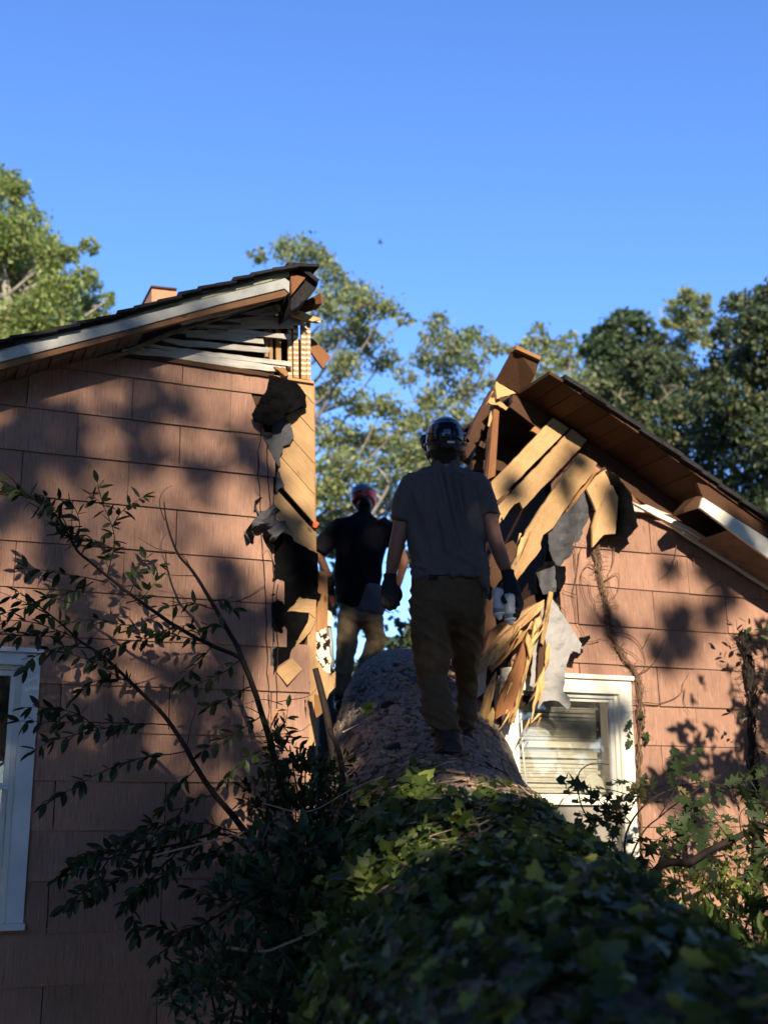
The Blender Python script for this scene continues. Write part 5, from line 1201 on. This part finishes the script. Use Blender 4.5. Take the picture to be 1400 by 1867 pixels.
def weeds_on_trunk():
    m = MB()
    for p, n, t in zip(*trunk_surface(230, 2.6, 3.9, .12 * math.pi, .95 * math.pi, (.004, .014))):
        a = random.uniform(0, 6.28); s_ = n.cross(t); d = t * math.cos(a) + s_ * math.sin(a); c = d.cross(n); L, w_, h = random.uniform(.008, .045), random.uniform(.004, .014), random.uniform(.002, .006)
        m.add([p + d * x * L + c * y * w_ + n * z * h for x in (-1, 1) for y in (-1, 1) for z in (-1, 1)], [(0, 1, 3, 2), (4, 6, 7, 5), (0, 4, 5, 1), (2, 3, 7, 6), (0, 2, 6, 4), (1, 5, 7, 3)])
    tag(obj('wood_chips', m.v, m.f, MT['chip']), 'broken bark flakes and wood chips scattered on the trunk', 'debris', kind='stuff')
    e = thing('weed_sprig', 'small green sprig on the bark by the walking man\'s boot', 'weed', M(770, 1400, 6.0))
    a = twig_leaves([[M(745, 1410, 5.95), M(765, 1395, 5.95), M(790, 1395, 5.9)], [M(750, 1412, 5.95), M(770, 1405, 5.9), M(795, 1402, 5.85)]], .02, .06, .2, 1, 0); leaf_parts(e, *a, 'oval', MT['livy'])
    e = thing('weed_sprig', 'lone lobed green leaf tuft on the upper left of the bark', 'weed', M(660, 1303, 6.9))
    a = twig_leaves([[M(648, 1310, 6.75), M(662, 1300, 6.75), M(668, 1292, 6.75)]], .02, .07, .2, 1, 0); leaf_parts(e, *a, 'ivy', MT['lyellow'])
weeds_on_trunk()
def sticks():
    def st(name, label, cat, P, r0, r1, mat):
        P = spline(P, 8); n = len(P); tag(obj(name, *tube_vf(P, [r0 + (r1 - r0) * i / (n - 1) for i in range(n)], 8), mat, None, smooth=True), label, cat)
    st('broken_stem', 'thick black broken stem standing against the torn wall end', 'stick', [Q(640, 1560, -.45), Q(612, 1400, -.42), Q(597, 1310, -.40), Q(586, 1262, -.38), Q(575, 1219, -.36)], .024, .017, MT['stem'])
    st('broken_stem', 'second dark stem rising from the undergrowth left of the trunk', 'stick', [M(650, 1900, 5.6), M(648, 1700, 5.7), M(632, 1500, 5.8), M(620, 1380, 6.0), M(600, 1330, 6.1)], .02, .010, MT['stem'])
    st('bare_stick', 'long bare stick lying across the lower shrubs', 'stick', [M(415, 1728, 4.9), M(480, 1735, 4.8), M(520, 1722, 4.75), M(600, 1690, 4.7), M(650, 1690, 4.7)], .006, .004, MT['twig'])
    st('bare_stick', 'pale curved stick arching up in front of the right window', 'stick', [Q(1088, 1520, -.7), Q(1060, 1470, -.6), Q(1053, 1430, -.5), Q(1058, 1405, -.45), Q(1080, 1392, -.4), Q(1110, 1394, -.4)], .005, .003, MT['stem'])
    st('bare_stick', 'thin dry stick leaning beside the bark left of the boot', 'stick', [M(625, 1335, 6.3), M(655, 1320, 6.5)], .005, .003, MT['twig'])
    st('bare_stick', 'pale twig caught over the dark shrub beside the trunk', 'stick', [M(480, 1465, 5.4), M(560, 1480, 5.3), M(640, 1440, 5.3), M(700, 1415, 5.4)], .003, .002, MT['twig'])
    st('bare_stick', 'bleached twig crossing the drooping shrub', 'stick', [M(280, 1560, 5.0), M(400, 1530, 4.9), M(450, 1515, 4.9)], .004, .002, MT['twig'])
sticks()
# climbing vines
def vines():
    def wob(P, w, amp, n=10): 
        P = spline(px_path(P, w), n); s = random.uniform(0, 50); return [p + U * (noise.noise(p * 14 + Vector((s, 0, 0))) * amp) + Vector((0, 0, noise.noise(p * 14 + Vector((0, s, 0))) * amp * .5)) + NI * (noise.noise(p * 10 + Vector((0, 0, s))) * .008) for p in P]
    e = thing('climbing_vine', 'dried brown vine climbing diagonally from the peeled board to the right window', 'vine', Q(1165, 1650, -.04)); e.location.z = 0
    main = [(1168, 1560), (1165, 1420), (1168, 1320), (1164, 1240), (1140, 1198), (1112, 1150), (1108, 1110), (1095, 1060), (1088, 1015), (1084, 985)]
    for k in range(8):
        P = wob([(x + random.uniform(-5, 5), y) for x, y in main[random.choice([0, 0, 1, 2]):]], -.035 - .012 * random.random(), .026)
        obj('stem', *tube_vf(P, random.uniform(.002, .0055), 6), MT['vine'], e, smooth=True)
    O_ = [[(1104, 1135), (1090, 1120), (1080, 1090), (1075, 1065), (1060, 1050)], [(1110, 1150), (1150, 1160), (1170, 1185), (1175, 1215), (1160, 1240)], [(1115, 1175), (1150, 1190), (1172, 1210)], [(1046, 1000), (1050, 1050), (1045, 1080), (1048, 1120), (1060, 1150), (1066, 1160)],
          [(1060, 1000), (1052, 1040), (1048, 1060)], [(1090, 1040), (1070, 1030), (1058, 1060), (1070, 1100), (1090, 1120)], [(1120, 990), (1115, 1030), (1108, 1060), (1128, 1110)], [(1100, 1060), (1125, 1045), (1128, 1070), (1115, 1090)], [(1165, 1280), (1200, 1282), (1240, 1265), (1245, 1245), (1258, 1225)], [(1247, 1255), (1248, 1285), (1256, 1300)],
          [(1012, 1100), (1028, 1115), (1030, 1130)], [(1160, 1230), (1190, 1210), (1215, 1160)], [(1095, 1010), (1085, 1040), (1075, 1045)], [(1168, 1330), (1180, 1340), (1190, 1345)], [(1172, 1180), (1182, 1160), (1185, 1150)], [(1240, 920), (1235, 980), (1222, 1040), (1200, 1055)], [(1232, 1022), (1240, 1045), (1250, 1052)], [(1262, 1005), (1268, 1030), (1268, 1040)], [(1400, 1030), (1370, 1035), (1350, 1052)], [(1315, 1060), (1300, 1065), (1288, 1075), (1300, 1078)],
          [(1050, 1085), (1035, 1080), (1025, 1075)], [(1093, 1165), (1075, 1170), (1062, 1165)]]
    for P in O_: obj('twig', *tube_vf(wob(P, -.04, .012, 6), [.0035 * (1 - .6 * i / (6 * (len(P) - 1))) for i in range(6 * (len(P) - 1) + 1)], 5), MT['vine'], e, smooth=True)
    for i in range(150):
        x, y = random.choice(main[2:]); t = random.random(); j = random.randrange(2, len(main) - 1); x = main[j][0] * (1 - t) + main[j + 1][0] * t; y = main[j][1] * (1 - t) + main[j + 1][1] * t
        a = random.uniform(0, 6.28); L = random.uniform(8, 24); sx = random.uniform(-7, 7)
        P = px_path([(x + sx, y), (x + sx + math.cos(a) * L * .5, y + math.sin(a) * L * .5), (x + sx + math.cos(a + .4) * L, y + math.sin(a + .4) * L)], [-.04, -.055, -.045])
        obj('twig', *tube_vf(P, [.002, .0015, .0008], 4), MT['vine'], e)
    a = twig_leaves([px_path([(1175, 1290), (1172, 1320), (1178, 1345)], -.06), px_path([(1150, 1290), (1145, 1320), (1148, 1350)], -.07), px_path([(1170, 1480), (1172, 1450), (1175, 1420)], -.06)], .04, .045, .5, 1, 0); leaf_parts(e, *a, 'ivy', MT['loak'])
    e = thing('climbing_vine', 'dense dark vine with clinging twigs climbing the siding at the right edge', 'vine', Q(1375, 1650, -.06)); e.location.z = 0
    main2 = [(1385, 1700), (1378, 1480), (1372, 1380), (1374, 1280), (1366, 1210), (1355, 1150)]
    for k in range(12):
        P = wob([(x + random.uniform(-9, 9), y) for x, y in main2], -.05 - .03 * random.random(), .03)
        obj('stem', *tube_vf(P, random.uniform(.003, .009), 6), MT['stem'], e, smooth=True)
    for i in range(110):
        t = random.random(); j = random.randrange(0, len(main2) - 1); x = main2[j][0] * (1 - t) + main2[j + 1][0] * t; y = main2[j][1] * (1 - t) + main2[j + 1][1] * t
        a = random.uniform(0, 6.28); L = random.uniform(12, 46)
        P = px_path([(x, y), (x + math.cos(a) * L * .5, y + math.sin(a) * L * .5), (x + math.cos(a + .5) * L, y + math.sin(a + .5) * L)], [-.05, -.09, -.06])
        obj('twig', *tube_vf(P, [.003, .002, .001], 4), MT['stem'], e)
    tw = [px_path(P, -.3) for P in ([(1370, 1200), (1350, 1160), (1335, 1140)], [(1372, 1180), (1390, 1150), (1410, 1140)], [(1375, 1260), (1400, 1230), (1430, 1220)], [(1375, 1320), (1350, 1300), (1330, 1300)], [(1378, 1380), (1400, 1350), (1430, 1350)], [(1372, 1160), (1370, 1145), (1360, 1135)])]
    leaf_parts(e, *twig_leaves(tw, .03, .07, .5, 1, 0), 'oval', MT['lsap'])
    e = thing('climbing_vine', 'pair of hair-thin dead vines running up the edge of the left siding', 'vine', Q(480, 1650, -.03)); e.location.z = 0
    for P in ([(490, 1420), (487, 1350), (490, 1300), (488, 1200), (484, 1100), (480, 1010), (474, 900), (472, 830), (476, 780)], [(500, 1170), (499, 1050), (496, 1000), (491, 900), (488, 830), (490, 810)], [(508, 1330), (505, 1250), (506, 1180), (503, 1120), (506, 1065)]):
        obj('stem', *tube_vf(wob(P, -.032, .012, 8), .0028, 5), MT['stem'], e, smooth=True)
    for P in ([(480, 1010), (490, 1000), (500, 1030)], [(474, 900), (468, 890), (470, 880)], [(488, 1200), (495, 1190), (498, 1180)], [(430, 1100), (450, 1085), (482, 1065)]):
        obj('twig', *tube_vf(wob(P, -.035, .008, 6), .0018, 4), MT['twig'], e)
vines()

# ------------------------------------------------------------------ trees
def crown_cloud(clumps, leaf, per, flat=.75, sprig=.35, hang=0.):
    per = per / 1.0
    """leaves on small sprigs spread through irregular clumps; clumps: (centre, radius)"""
    pos = []
    for c, r in clumps:
        ns = max(4, int(per * (r ** 2)))
        d = rdir(ns) * (rng.random((ns, 1)) ** .38) * r; d[:, 2] *= flat
        sp = np.array(c) + d; sr = r * sprig * (.5 + rng.random(ns))
        k = 11
        off = rng.normal(size=(ns, k, 3)) * sr[:, None, None] * .42; off[:, :, 2] *= .6
        pos.append((sp[:, None] + off).reshape(-1, 3))
    pos = np.concatenate(pos); n = len(pos)
    dr = rdir(n); dr[:, 2] -= hang; nr = rdir(n) + np.array([0, 0, .9])
    sz = leaf * (.6 + .7 * rng.random(n))
    return pos, dr, nr, sz
def tree(label, base, clumps, leaf, per, mat, trunk_r, group=None, name='tree', limbs=True, barkm='tbark', flat=.8, tpl='quad', lean=(0, 0), sprig=.35, cat='tree'):
    base = Vector(base); e = thing(name, label, cat, base, 0, group)
    top = max(clumps, key=lambda c: c[0][2])[0]
    P = [base + Vector((0, 0, -.2)), base.lerp(top, .35) + Vector((lean[0], lean[1], 0)), base.lerp(top, .7) + Vector((lean[0] * .6, 0, 0)), Vector(top)]
    P = spline(P, 8); n = len(P); P = [p_ + Vector((noise.noise((p_.z * .5, base.x, 0)), noise.noise((p_.z * .5, base.x, 9)), 0)) * .55 for p_ in P]; rad = [trunk_r * (1 - .93 * (i / (n - 1)) ** .7) for i in range(n)]; rad[0] *= 1.3
    obj('trunk', *tube_vf(P, rad, 12), MT[barkm], e, smooth=True)
    if limbs:
        for c, r in clumps:
            j = min(range(n), key=lambda i: abs(P[i].z - (c[2] - (Vector((c[0], c[1], 0)) - Vector((P[i].x, P[i].y, 0))).length * .55)))
            c = Vector(c); a = P[j]; m_ = a.lerp(c, .5) + Vector((random.uniform(-.2, .2), random.uniform(-.2, .2), -.12 * (c - a).length)); r0 = min(rad[j] * .6, .02 + .03 * (c - a).length)
            Pl = spline([a, m_, c], 5); vv, ff = tube_vf(Pl, [r0 * (1 - .8 * i / (len(Pl) - 1)) for i in range(len(Pl))], 6); mb = MB().add(vv, ff)
            for k in range(4):
                s_ = Pl[random.randrange(4, len(Pl))]; t_ = s_ + Vector(rng.normal(size=3)).normalized() * r * .9; mb.add(*tube_vf([s_, s_.lerp(t_, .5) + Vector((0, 0, .1 * r)), t_], [r0 * .4, r0 * .25, r0 * .1], 5))
            obj('limb', mb.v, mb.f, MT[barkm], e, smooth=True)
    pos, dr, nr, sz = crown_cloud(clumps, leaf, per, flat, sprig)
    me = leaf_mesh(pos - np.array(base), dr, nr, sz, tpl); me.materials.append(mat)
    mk('crown', me, None, e)
    return e
def PC(L, Y, jy=1.0): return [(M(x, y, Y + random.uniform(-jy, jy)), r * 1.08 * Y / F) for x, y, r in L]
def base_of(x, Y): p = M(x, 1480, Y); return (p.x, p.y, 0)
tree('tall bright green broad-leaved tree rising behind the left roof', base_of(-20, 22), PC([(5, 330, 32), (30, 350, 28), (45, 400, 40), (10, 430, 60), (70, 440, 38), (95, 470, 34), (60, 500, 55), (0, 520, 70), (125, 460, 20), (160, 450, 20), (110, 530, 42), (155, 510, 30), (160, 560, 34), (200, 545, 14), (70, 580, 60), (0, 600, 60), (130, 600, 45), (185, 590, 25), (-60, 500, 90), (-60, 620, 90), (60, 650, 70), (-80, 400, 70), (-30, 340, 40)], 22, 1.2), .075, 560, MT['lbright'], .40, sprig=.4)
tree('airy tree with lobed olive leaves and pale limbs seen straight above the gap', base_of(610, 24), PC([(520, 452, 30), (470, 466, 18), (555, 460, 34), (590, 475, 26), (600, 505, 26), (640, 530, 34), (660, 560, 36), (705, 565, 26), (738, 582, 14), (600, 560, 36), (640, 600, 32), (590, 620, 34), (670, 620, 34), (700, 660, 30), (630, 670, 36), (600, 720, 30), (650, 740, 34), (700, 740, 30), (600, 790, 36), (650, 810, 44), (700, 800, 36), (740, 770, 26), (620, 860, 48), (690, 860, 44), (740, 830, 40), (770, 870, 40), (640, 920, 44), (700, 910, 44), (590, 900, 40), (600, 960, 36)], 24, 1.5), .085, 300, MT['lmid'], .26, flat=.75, sprig=.55)
tree('slimmer olive tree with bright bare limbs right of the airy one', base_of(800, 26), PC([(795, 585, 20), (785, 610, 22), (825, 620, 34), (860, 615, 26), (895, 632, 20), (770, 655, 26), (810, 660, 34), (860, 660, 26), (740, 690, 20), (840, 710, 36), (890, 700, 20), (790, 730, 30), (760, 770, 26), (830, 760, 34), (800, 800, 34), (860, 790, 34), (760, 830, 40), (830, 850, 40), (870, 860, 40), (780, 900, 50), (850, 930, 50)], 26, 1.5), .085, 280, MT['lmid'], .24, sprig=.55)
tree('light grey-green tree just right of the upright block', base_of(1000, 27), PC([(985, 612, 24), (965, 640, 26), (1010, 640, 30), (1040, 625, 20), (990, 680, 34), (1040, 670, 28), (1020, 720, 40), (960, 710, 30), (1060, 700, 30), (1000, 780, 50), (920, 640, 14), (940, 720, 30), (900, 780, 40), (960, 830, 50)], 27, 1), .09, 260, MT['lmid'], .25, sprig=.5)
tree('dark rounded pine whose crown tops the right roof slope', base_of(1130, 33), PC([(1140, 580, 24), (1120, 600, 28), (1165, 592, 24), (1085, 615, 20), (1075, 640, 24), (1110, 635, 34), (1150, 630, 34), (1190, 620, 22), (1100, 670, 34), (1150, 680, 40), (1190, 660, 30), (1120, 720, 40)], 33, 1), .13, 240, MT['lpine'], .3, barkm='stem')
tree('yellowing tree standing up between the dark crowns at the right', base_of(1250, 30), PC([(1250, 540, 22), (1228, 556, 18), (1275, 552, 22), (1240, 580, 28), (1285, 580, 18), (1260, 600, 30), (1215, 590, 14), (1235, 640, 26), (1290, 620, 20), (1180, 700, 40), (1140, 720, 36), (1220, 690, 30)], 30, 1), .10, 300, MT['lmid'], .22, sprig=.3)
tree('big dark green tree filling the right edge of the picture', base_of(1390, 25), PC([(1340, 555, 24), (1370, 550, 28), (1400, 540, 34), (1325, 600, 34), (1370, 600, 44), (1420, 600, 60), (1320, 660, 40), (1370, 670, 50), (1420, 690, 60), (1300, 720, 44), (1350, 750, 50), (1400, 770, 60), (1310, 790, 50), (1380, 850, 60), (1340, 900, 50), (1410, 930, 60), (1450, 800, 80), (1460, 650, 80)], 25, 1.3), .105, 270, MT['ldark'], .4)
tree('dense shadowy tree behind the right roof slope', base_of(1200, 28), PC([(1180, 660, 40), (1240, 680, 44), (1130, 700, 40), (1090, 690, 30), (1200, 740, 56), (1260, 760, 56), (1130, 760, 50), (1080, 760, 50), (1180, 820, 60), (1280, 840, 60), (1100, 840, 60), (1240, 900, 60), (1330, 960, 60), (1300, 690, 30), (1020, 830, 60), (960, 900, 60)], 28, 1.3), .11, 260, MT['ldark'], .35)
# low growth seen through the gap
def farbush(label, L, Y, mat, per=150, leaf=.11):
    cl = PC(L, Y, .6); b = cl[0][0]; e = thing('bush', label, 'bush', (b.x, b.y, 0))
    obj('stem', *tube_vf([(b.x, b.y, 0), (b.x + .1, b.y, b.z * .6), tuple(b)], [.09, .06, .02], 8), MT['stem'], e)
    pos, dr, nr, sz = crown_cloud(cl, leaf, per); me = leaf_mesh(pos - np.array(e.location), dr, nr, sz, 'quad'); me.materials.append(mat); mk('foliage', me, None, e)['kind'] = 'stuff'
farbush('dark low bush behind the trunk crest between the two men', [(720, 1190, 40), (690, 1210, 36), (745, 1180, 30), (700, 1160, 22), (740, 1150, 18), (650, 1230, 40), (770, 1220, 60), (600, 1250, 60), (850, 1230, 60), (900, 1280, 60)], 15, MT['ldark'])
farbush('shady thicket beyond the gap at the second man\'s shoulder', [(590, 1000, 30), (610, 1040, 26), (720, 960, 16), (640, 1010, 40), (760, 1010, 40), (600, 1100, 40), (650, 1120, 50), (820, 1000, 50), (880, 960, 40), (900, 1040, 50), (940, 940, 40), (860, 1110, 50), (800, 1110, 40), (980, 1000, 60), (950, 1080, 40)], 19, MT['ldark'], 190, .10)
farbush('wide dark bush low behind the broken boards on the right', [(930, 1190, 60), (900, 1300, 80), (960, 1330, 80), (870, 1180, 50), (1000, 1150, 60)], 13, MT['ldark'])
farbush('far dark undergrowth closing the bottom of the gap', [(560, 1350, 90), (660, 1340, 90), (760, 1340, 90), (860, 1380, 90), (960, 1400, 90), (500, 1300, 90)], 24, MT['ldark'], 90, .16)
# bird
b = MB(); P = M(693, 443, 55)
b.add(*loft([(P + Vector((-.12, 0, 0)), .01, .01), (P + Vector((-.05, 0, .0)), .045, .045), (P + Vector((.06, 0, 0)), .04, .04), (P + Vector((.15, 0, .01)), .015, .012)], 10, Vector((0, 0, 1))))
for s in (-1, 1): b.add([P + Vector((-.05, 0, .02)), P + Vector((.06, 0, .02)), P + Vector((.03, s * .28, .08)), P + Vector((-.02, s * .28, .085)), P + Vector((.02, s * .1, .07))], [(0, 1, 4), (1, 2, 4), (2, 3, 4), (3, 0, 4)])
e = thing('bird', 'tiny dark bird high in the clear blue sky', 'bird', P); obj('body', b.v, b.f, MT['bird'], e)

# ------------------------------------------------------------------ unseen trees behind the viewpoint, crowns shaped so their shade falls on the scene
RS = Vector((math.cos(SUN_AZ), math.sin(SUN_AZ), 0)); US = SD.cross(RS).normalized()
def sunpt(P, dist): return P + SD * dist
def toward(x, y, w, r, dist): return (sunpt(Q(x, y, w), dist), r / 300)
def ab(a, b_, Y):
    t = (a * RS.y + b_ * US.y - Y) / (-SD.y); return RS * a + US * b_ + SD * t
def shade_trees():
    dist = 15.0
    def jit(p, a=.08): return p + Vector((random.uniform(-a, a), random.uniform(-.8, .8), random.uniform(-a, a)))
    # low broad crowns: everything near the ground is in their shade
    groups = [[], [], []]
    holes = [(M(770, 1440, 5.35), .24), (M(820, 1440, 5.8), .16), (M(880, 1460, 5.6), .16), (M(1230, 1610, 7.1), .12), (M(1340, 1640, 6.9), .30), (M(1260, 1690, 6.5), .2), (M(1390, 1760, 4.6), .28), (M(1340, 1700, 5.3), .2), (M(1150, 1620, 4.9), .14), (M(930, 1600, 4.7), .13), (M(560, 1500, 5.5), .12), (M(1050, 1530, 5.2), .12), (M(700, 1650, 4.6), .08), (M(860, 1570, 4.9), .09), (M(1000, 1680, 4.5), .08), (M(1130, 1740, 4.4), .10), (M(820, 1750, 4.1), .08), (M(900, 1420, 6.1), .10)]
    holes = [(p.dot(RS), p.dot(US), q_) for p, q_ in holes]
    a = -4.0
    while a < 6.5:
        b_ = -1.2
        topb = 4.0 if a < .75 else 3.95 if a < 1.7 else 3.72
        while b_ < topb:
            if not any(math.hypot(a - ha, b_ - hb) < hr + .10 for ha, hb, hr in holes):
                g = 0 if a < -.4 else 1 if a < 2.6 else 2
                groups[g].append((jit(ab(a + random.uniform(-.1, .1), b_, -7.5 - g)), random.uniform(.34, .42)))
            b_ += .36
        a += .38
    for x, y in ((150, 1770), (110, 1800), (200, 1740), (60, 1760)):
        p = Q(x, y, 0); groups[0].append((ab(p.dot(RS), p.dot(US), -7.6), .42))
    for g, (x, lab) in enumerate(((-1.6, 'broad shade tree behind the viewer on the left'), (1.2, 'broad shade tree directly behind the viewer'), (4.6, 'broad shade tree behind the viewer on the right'))):
        tree(lab, (x, -8 - g, 0), groups[g], .20, 95, MT['lshade'], .22, limbs=False, sprig=.5)
    # crown whose shade covers the men and the trunk
    col = []
    b_ = 4.0
    while b_ < 7.7:
        for a in ((.98, 1.2, 1.42) if b_ < 6.3 else (1.0, 1.3)):
            col.append((jit(ab(a, b_, -9.0), .02), .27 if b_ < 6.3 else .22))
        b_ += .25
    tree('slim upright shade tree behind the viewer', (1.6, -9, 0), col, .12, 300, MT['lshade'], .12, limbs=False, sprig=.4)
    # looser boughs: soft blots of shade on the siding
    B = [(20, 715, 55), (90, 690, 45), (150, 720, 40), (210, 690, 40), (310, 700, 30), (360, 680, 26), (20, 860, 60), (110, 850, 50), (60, 800, 40), (200, 830, 34), (270, 860, 26), (370, 880, 44), (450, 890, 44), (420, 850, 30),
         (430, 1050, 50), (485, 1090, 40), (380, 1160, 30), (470, 1150, 44), (300, 1260, 46), (350, 1300, 40), (410, 1250, 30), (110, 1180, 46), (50, 1240, 70), (20, 1340, 80), (100, 1340, 60), (60, 1420, 80), (150, 1270, 30), (0, 1190, 50),
         (230, 1340, 30), (500, 1010, 30), (540, 1050, 40), (530, 1110, 40), (450, 1340, 44), (250, 1400, 24), (380, 1390, 40), (120, 950, 26), (0, 980, 30), (500, 1400, 50), (300, 1440, 50), (200, 1440, 40), (400, 1460, 50), (480, 1450, 50), (250, 1500, 60), (350, 1520, 60), (120, 1560, 60),
         (20, 1450, 60), (100, 1500, 60), (0, 660, 50), (-20, 780, 60), (560, 975, 14), (60, 620, 40), (160, 590, 26), (145, 1770, 50), (90, 1770, 50), (200, 1760, 50), (30, 1790, 60), (120, 1840, 60)]
    tree('leaning open-crowned shade tree behind the viewer on the left', (-3.2, -9, 0), [(jit(p, .02), r * .9) for p, r in (toward(x, y, 0, r, 17) for x, y, r in B)], .13, 210, MT['lshade'], .14, limbs=False, sprig=.5)
    B2 = [(1320, 1075, 24), (1290, 1100, 24), (1260, 1130, 26), (1235, 1155, 26), (1205, 1185, 36), (1180, 1215, 34), (1245, 1145, 30), (1225, 1170, 30), (1275, 1115, 28), (1305, 1088, 26), (1150, 1235, 20), (1085, 1175, 18), (1100, 1205, 16), (1060, 1250, 22), (1100, 1250, 20), (1200, 1110, 12), (1360, 1050, 24),
          (1320, 1490, 40), (1390, 1500, 60), (1260, 1520, 40), (1200, 1540, 40), (1090, 1040, 12), (1060, 840, 16), (1110, 930, 20), (1010, 920, 22), (940, 880, 16)]
    tree('open shade tree with one long bough behind the viewer on the right', (5.5, -10, 0), [(jit(p, .02), r * .85) for p, r in (toward(x, y, 0, r, 16) for x, y, r in B2)], .12, 260, MT['lshade'], .12, limbs=False, sprig=.5)
    # nearer leafy sprays just right of the frame print leaf-shaped shadows on the right siding
    e = thing('shrub', 'tall leafy shrub standing outside the right edge of the view', 'shrub', (3.6, 4.6, 0))
    pos, dr, nr, sz = [], [], [], []
    L_ = [(1235, 1340, 14), (1250, 1320, 10), (1270, 1360, 16), (1230, 1375, 14), (1290, 1340, 12), (1260, 1390, 22), (1300, 1390, 22), (1220, 1400, 18), (1330, 1400, 30), (1360, 1350, 30), (1380, 1290, 26), (1400, 1240, 26), (1375, 1240, 12), (1350, 1300, 14), (1340, 1280, 10), (1330, 1260, 8), (1400, 1330, 34), (1200, 1430, 24), (1250, 1440, 26), (1310, 1440, 30), (1370, 1430, 40), (1400, 1180, 22), (1370, 1170, 12), (1350, 1160, 8), (1320, 1215, 7), (1278, 1255, 5), (1258, 1270, 4), (1180, 1450, 12), (1400, 1140, 18), (1385, 1150, 10)]
    cs = []
    for x, y, r in L_:
        c = sunpt(Q(x, y, 0), 3.4); cs.append(c); n = max(4, int(r * r / 12))
        for i in range(n):
            d = Vector(rng.normal(size=3)); d = d.normalized() * random.random() ** .5 * r / 290
            pos.append(c + d); dr.append(Vector(rng.normal(size=3)) + Vector((.3, 0, -.3))); nr.append(Vector(rng.normal(size=3)) + SD * 1.5); sz.append(random.uniform(.06, .11))
    leaf_parts(e, pos, dr, nr, sz, 'oval', MT['lsap'], limit=0)
    for k in range(0, len(cs), 3): stems(e, 'stem', [[Vector((3.6, 4.6, 0)), Vector((3.4, 4.6, cs[k].z * .6)), cs[k]]], .014, .003, MT['stem'], 6)
    # high canopy added over and behind the viewer to block skylight
    cans = [[], [], []]
    for i in range(620):
        a = random.uniform(-14, 14); t = random.uniform(-1.5, 17); b_ = random.uniform(9.9, 11.2)
        p = RS * a + US * b_ + SD * t
        cans[0 if a < -3 else 1 if a < 4 else 2].append((p, random.uniform(.8, 1.15)))
    for (x, y, lab), c in zip(((-7.5, -7, 'high-crowned shade tree added far behind the viewer on the left to block skylight'), (2.6, -13, 'high-crowned shade tree added well behind the viewer to block skylight'), (8.5, -7, 'high-crowned shade tree added far behind the viewer on the right to block skylight')), cans):
        tree(lab, (x, y, 0), c, .30, 22, MT['lshade'], .25, limbs=False, sprig=.5)
    for sx, Y0, Y1_, lab in ((-9.5, -9, 5, 'dense shade tree added at the left beyond the view to block skylight'), (9.5, -7, 7, 'dense shade tree added at the right beyond the view to block skylight')):  # leaf curtains added at both sides to cut the skylight
        c = [((sx + random.uniform(-.8, .8), random.uniform(Y0, Y1_), random.uniform(1.5, 11)), random.uniform(.9, 1.2)) for i in range(100)]
        tree(lab, (sx, (Y0 + Y1_) / 2, 0), [(Vector(p), q_) for p, q_ in c], .30, 18, MT['lshade'], .25, limbs=False, sprig=.5)
    veil = []  # thin leaf screen added to dim the sun on the left siding
    a = -4.2
    while a < .10:
        b_ = 3.9
        while b_ < 7.9: veil.append((ab(a + random.uniform(-.2, .2), b_ + random.uniform(-.2, .2), -18 + random.uniform(-1, 1)), .5)); b_ += .5
        a += .5
    tree('thin-leaved tree added farthest behind the viewer on the left to dim the siding', (-6.5, -18, 0), veil, .10, 46, MT['lshade'], .16, limbs=False, sprig=.8)
shade_trees()
# ------------------------------------------------------------------ groups of alike things
for o in bpy.data.objects:
    c, l = o.get('category'), o.get('label', '')
    if not c or o.parent: continue
    g = {'house': 'halves of the split house', 'person': 'men climbing over the fallen trunk', 'bottle': 'bottles in the gloved hand', 'shrub': 'shrubs growing along the house', 'stick': 'loose sticks and broken stems',
         'vine': 'vines climbing the siding', 'bush': 'bushes seen through the gap', 'weed': 'weed sprigs on the bark'}.get(c)
    if c == 'tree': g = 'shade trees around the viewer' if 'shade tree' in l or 'behind the viewer' in l or 'beyond the view' in l else 'trees beyond the house'
    if g: o['group'] = g
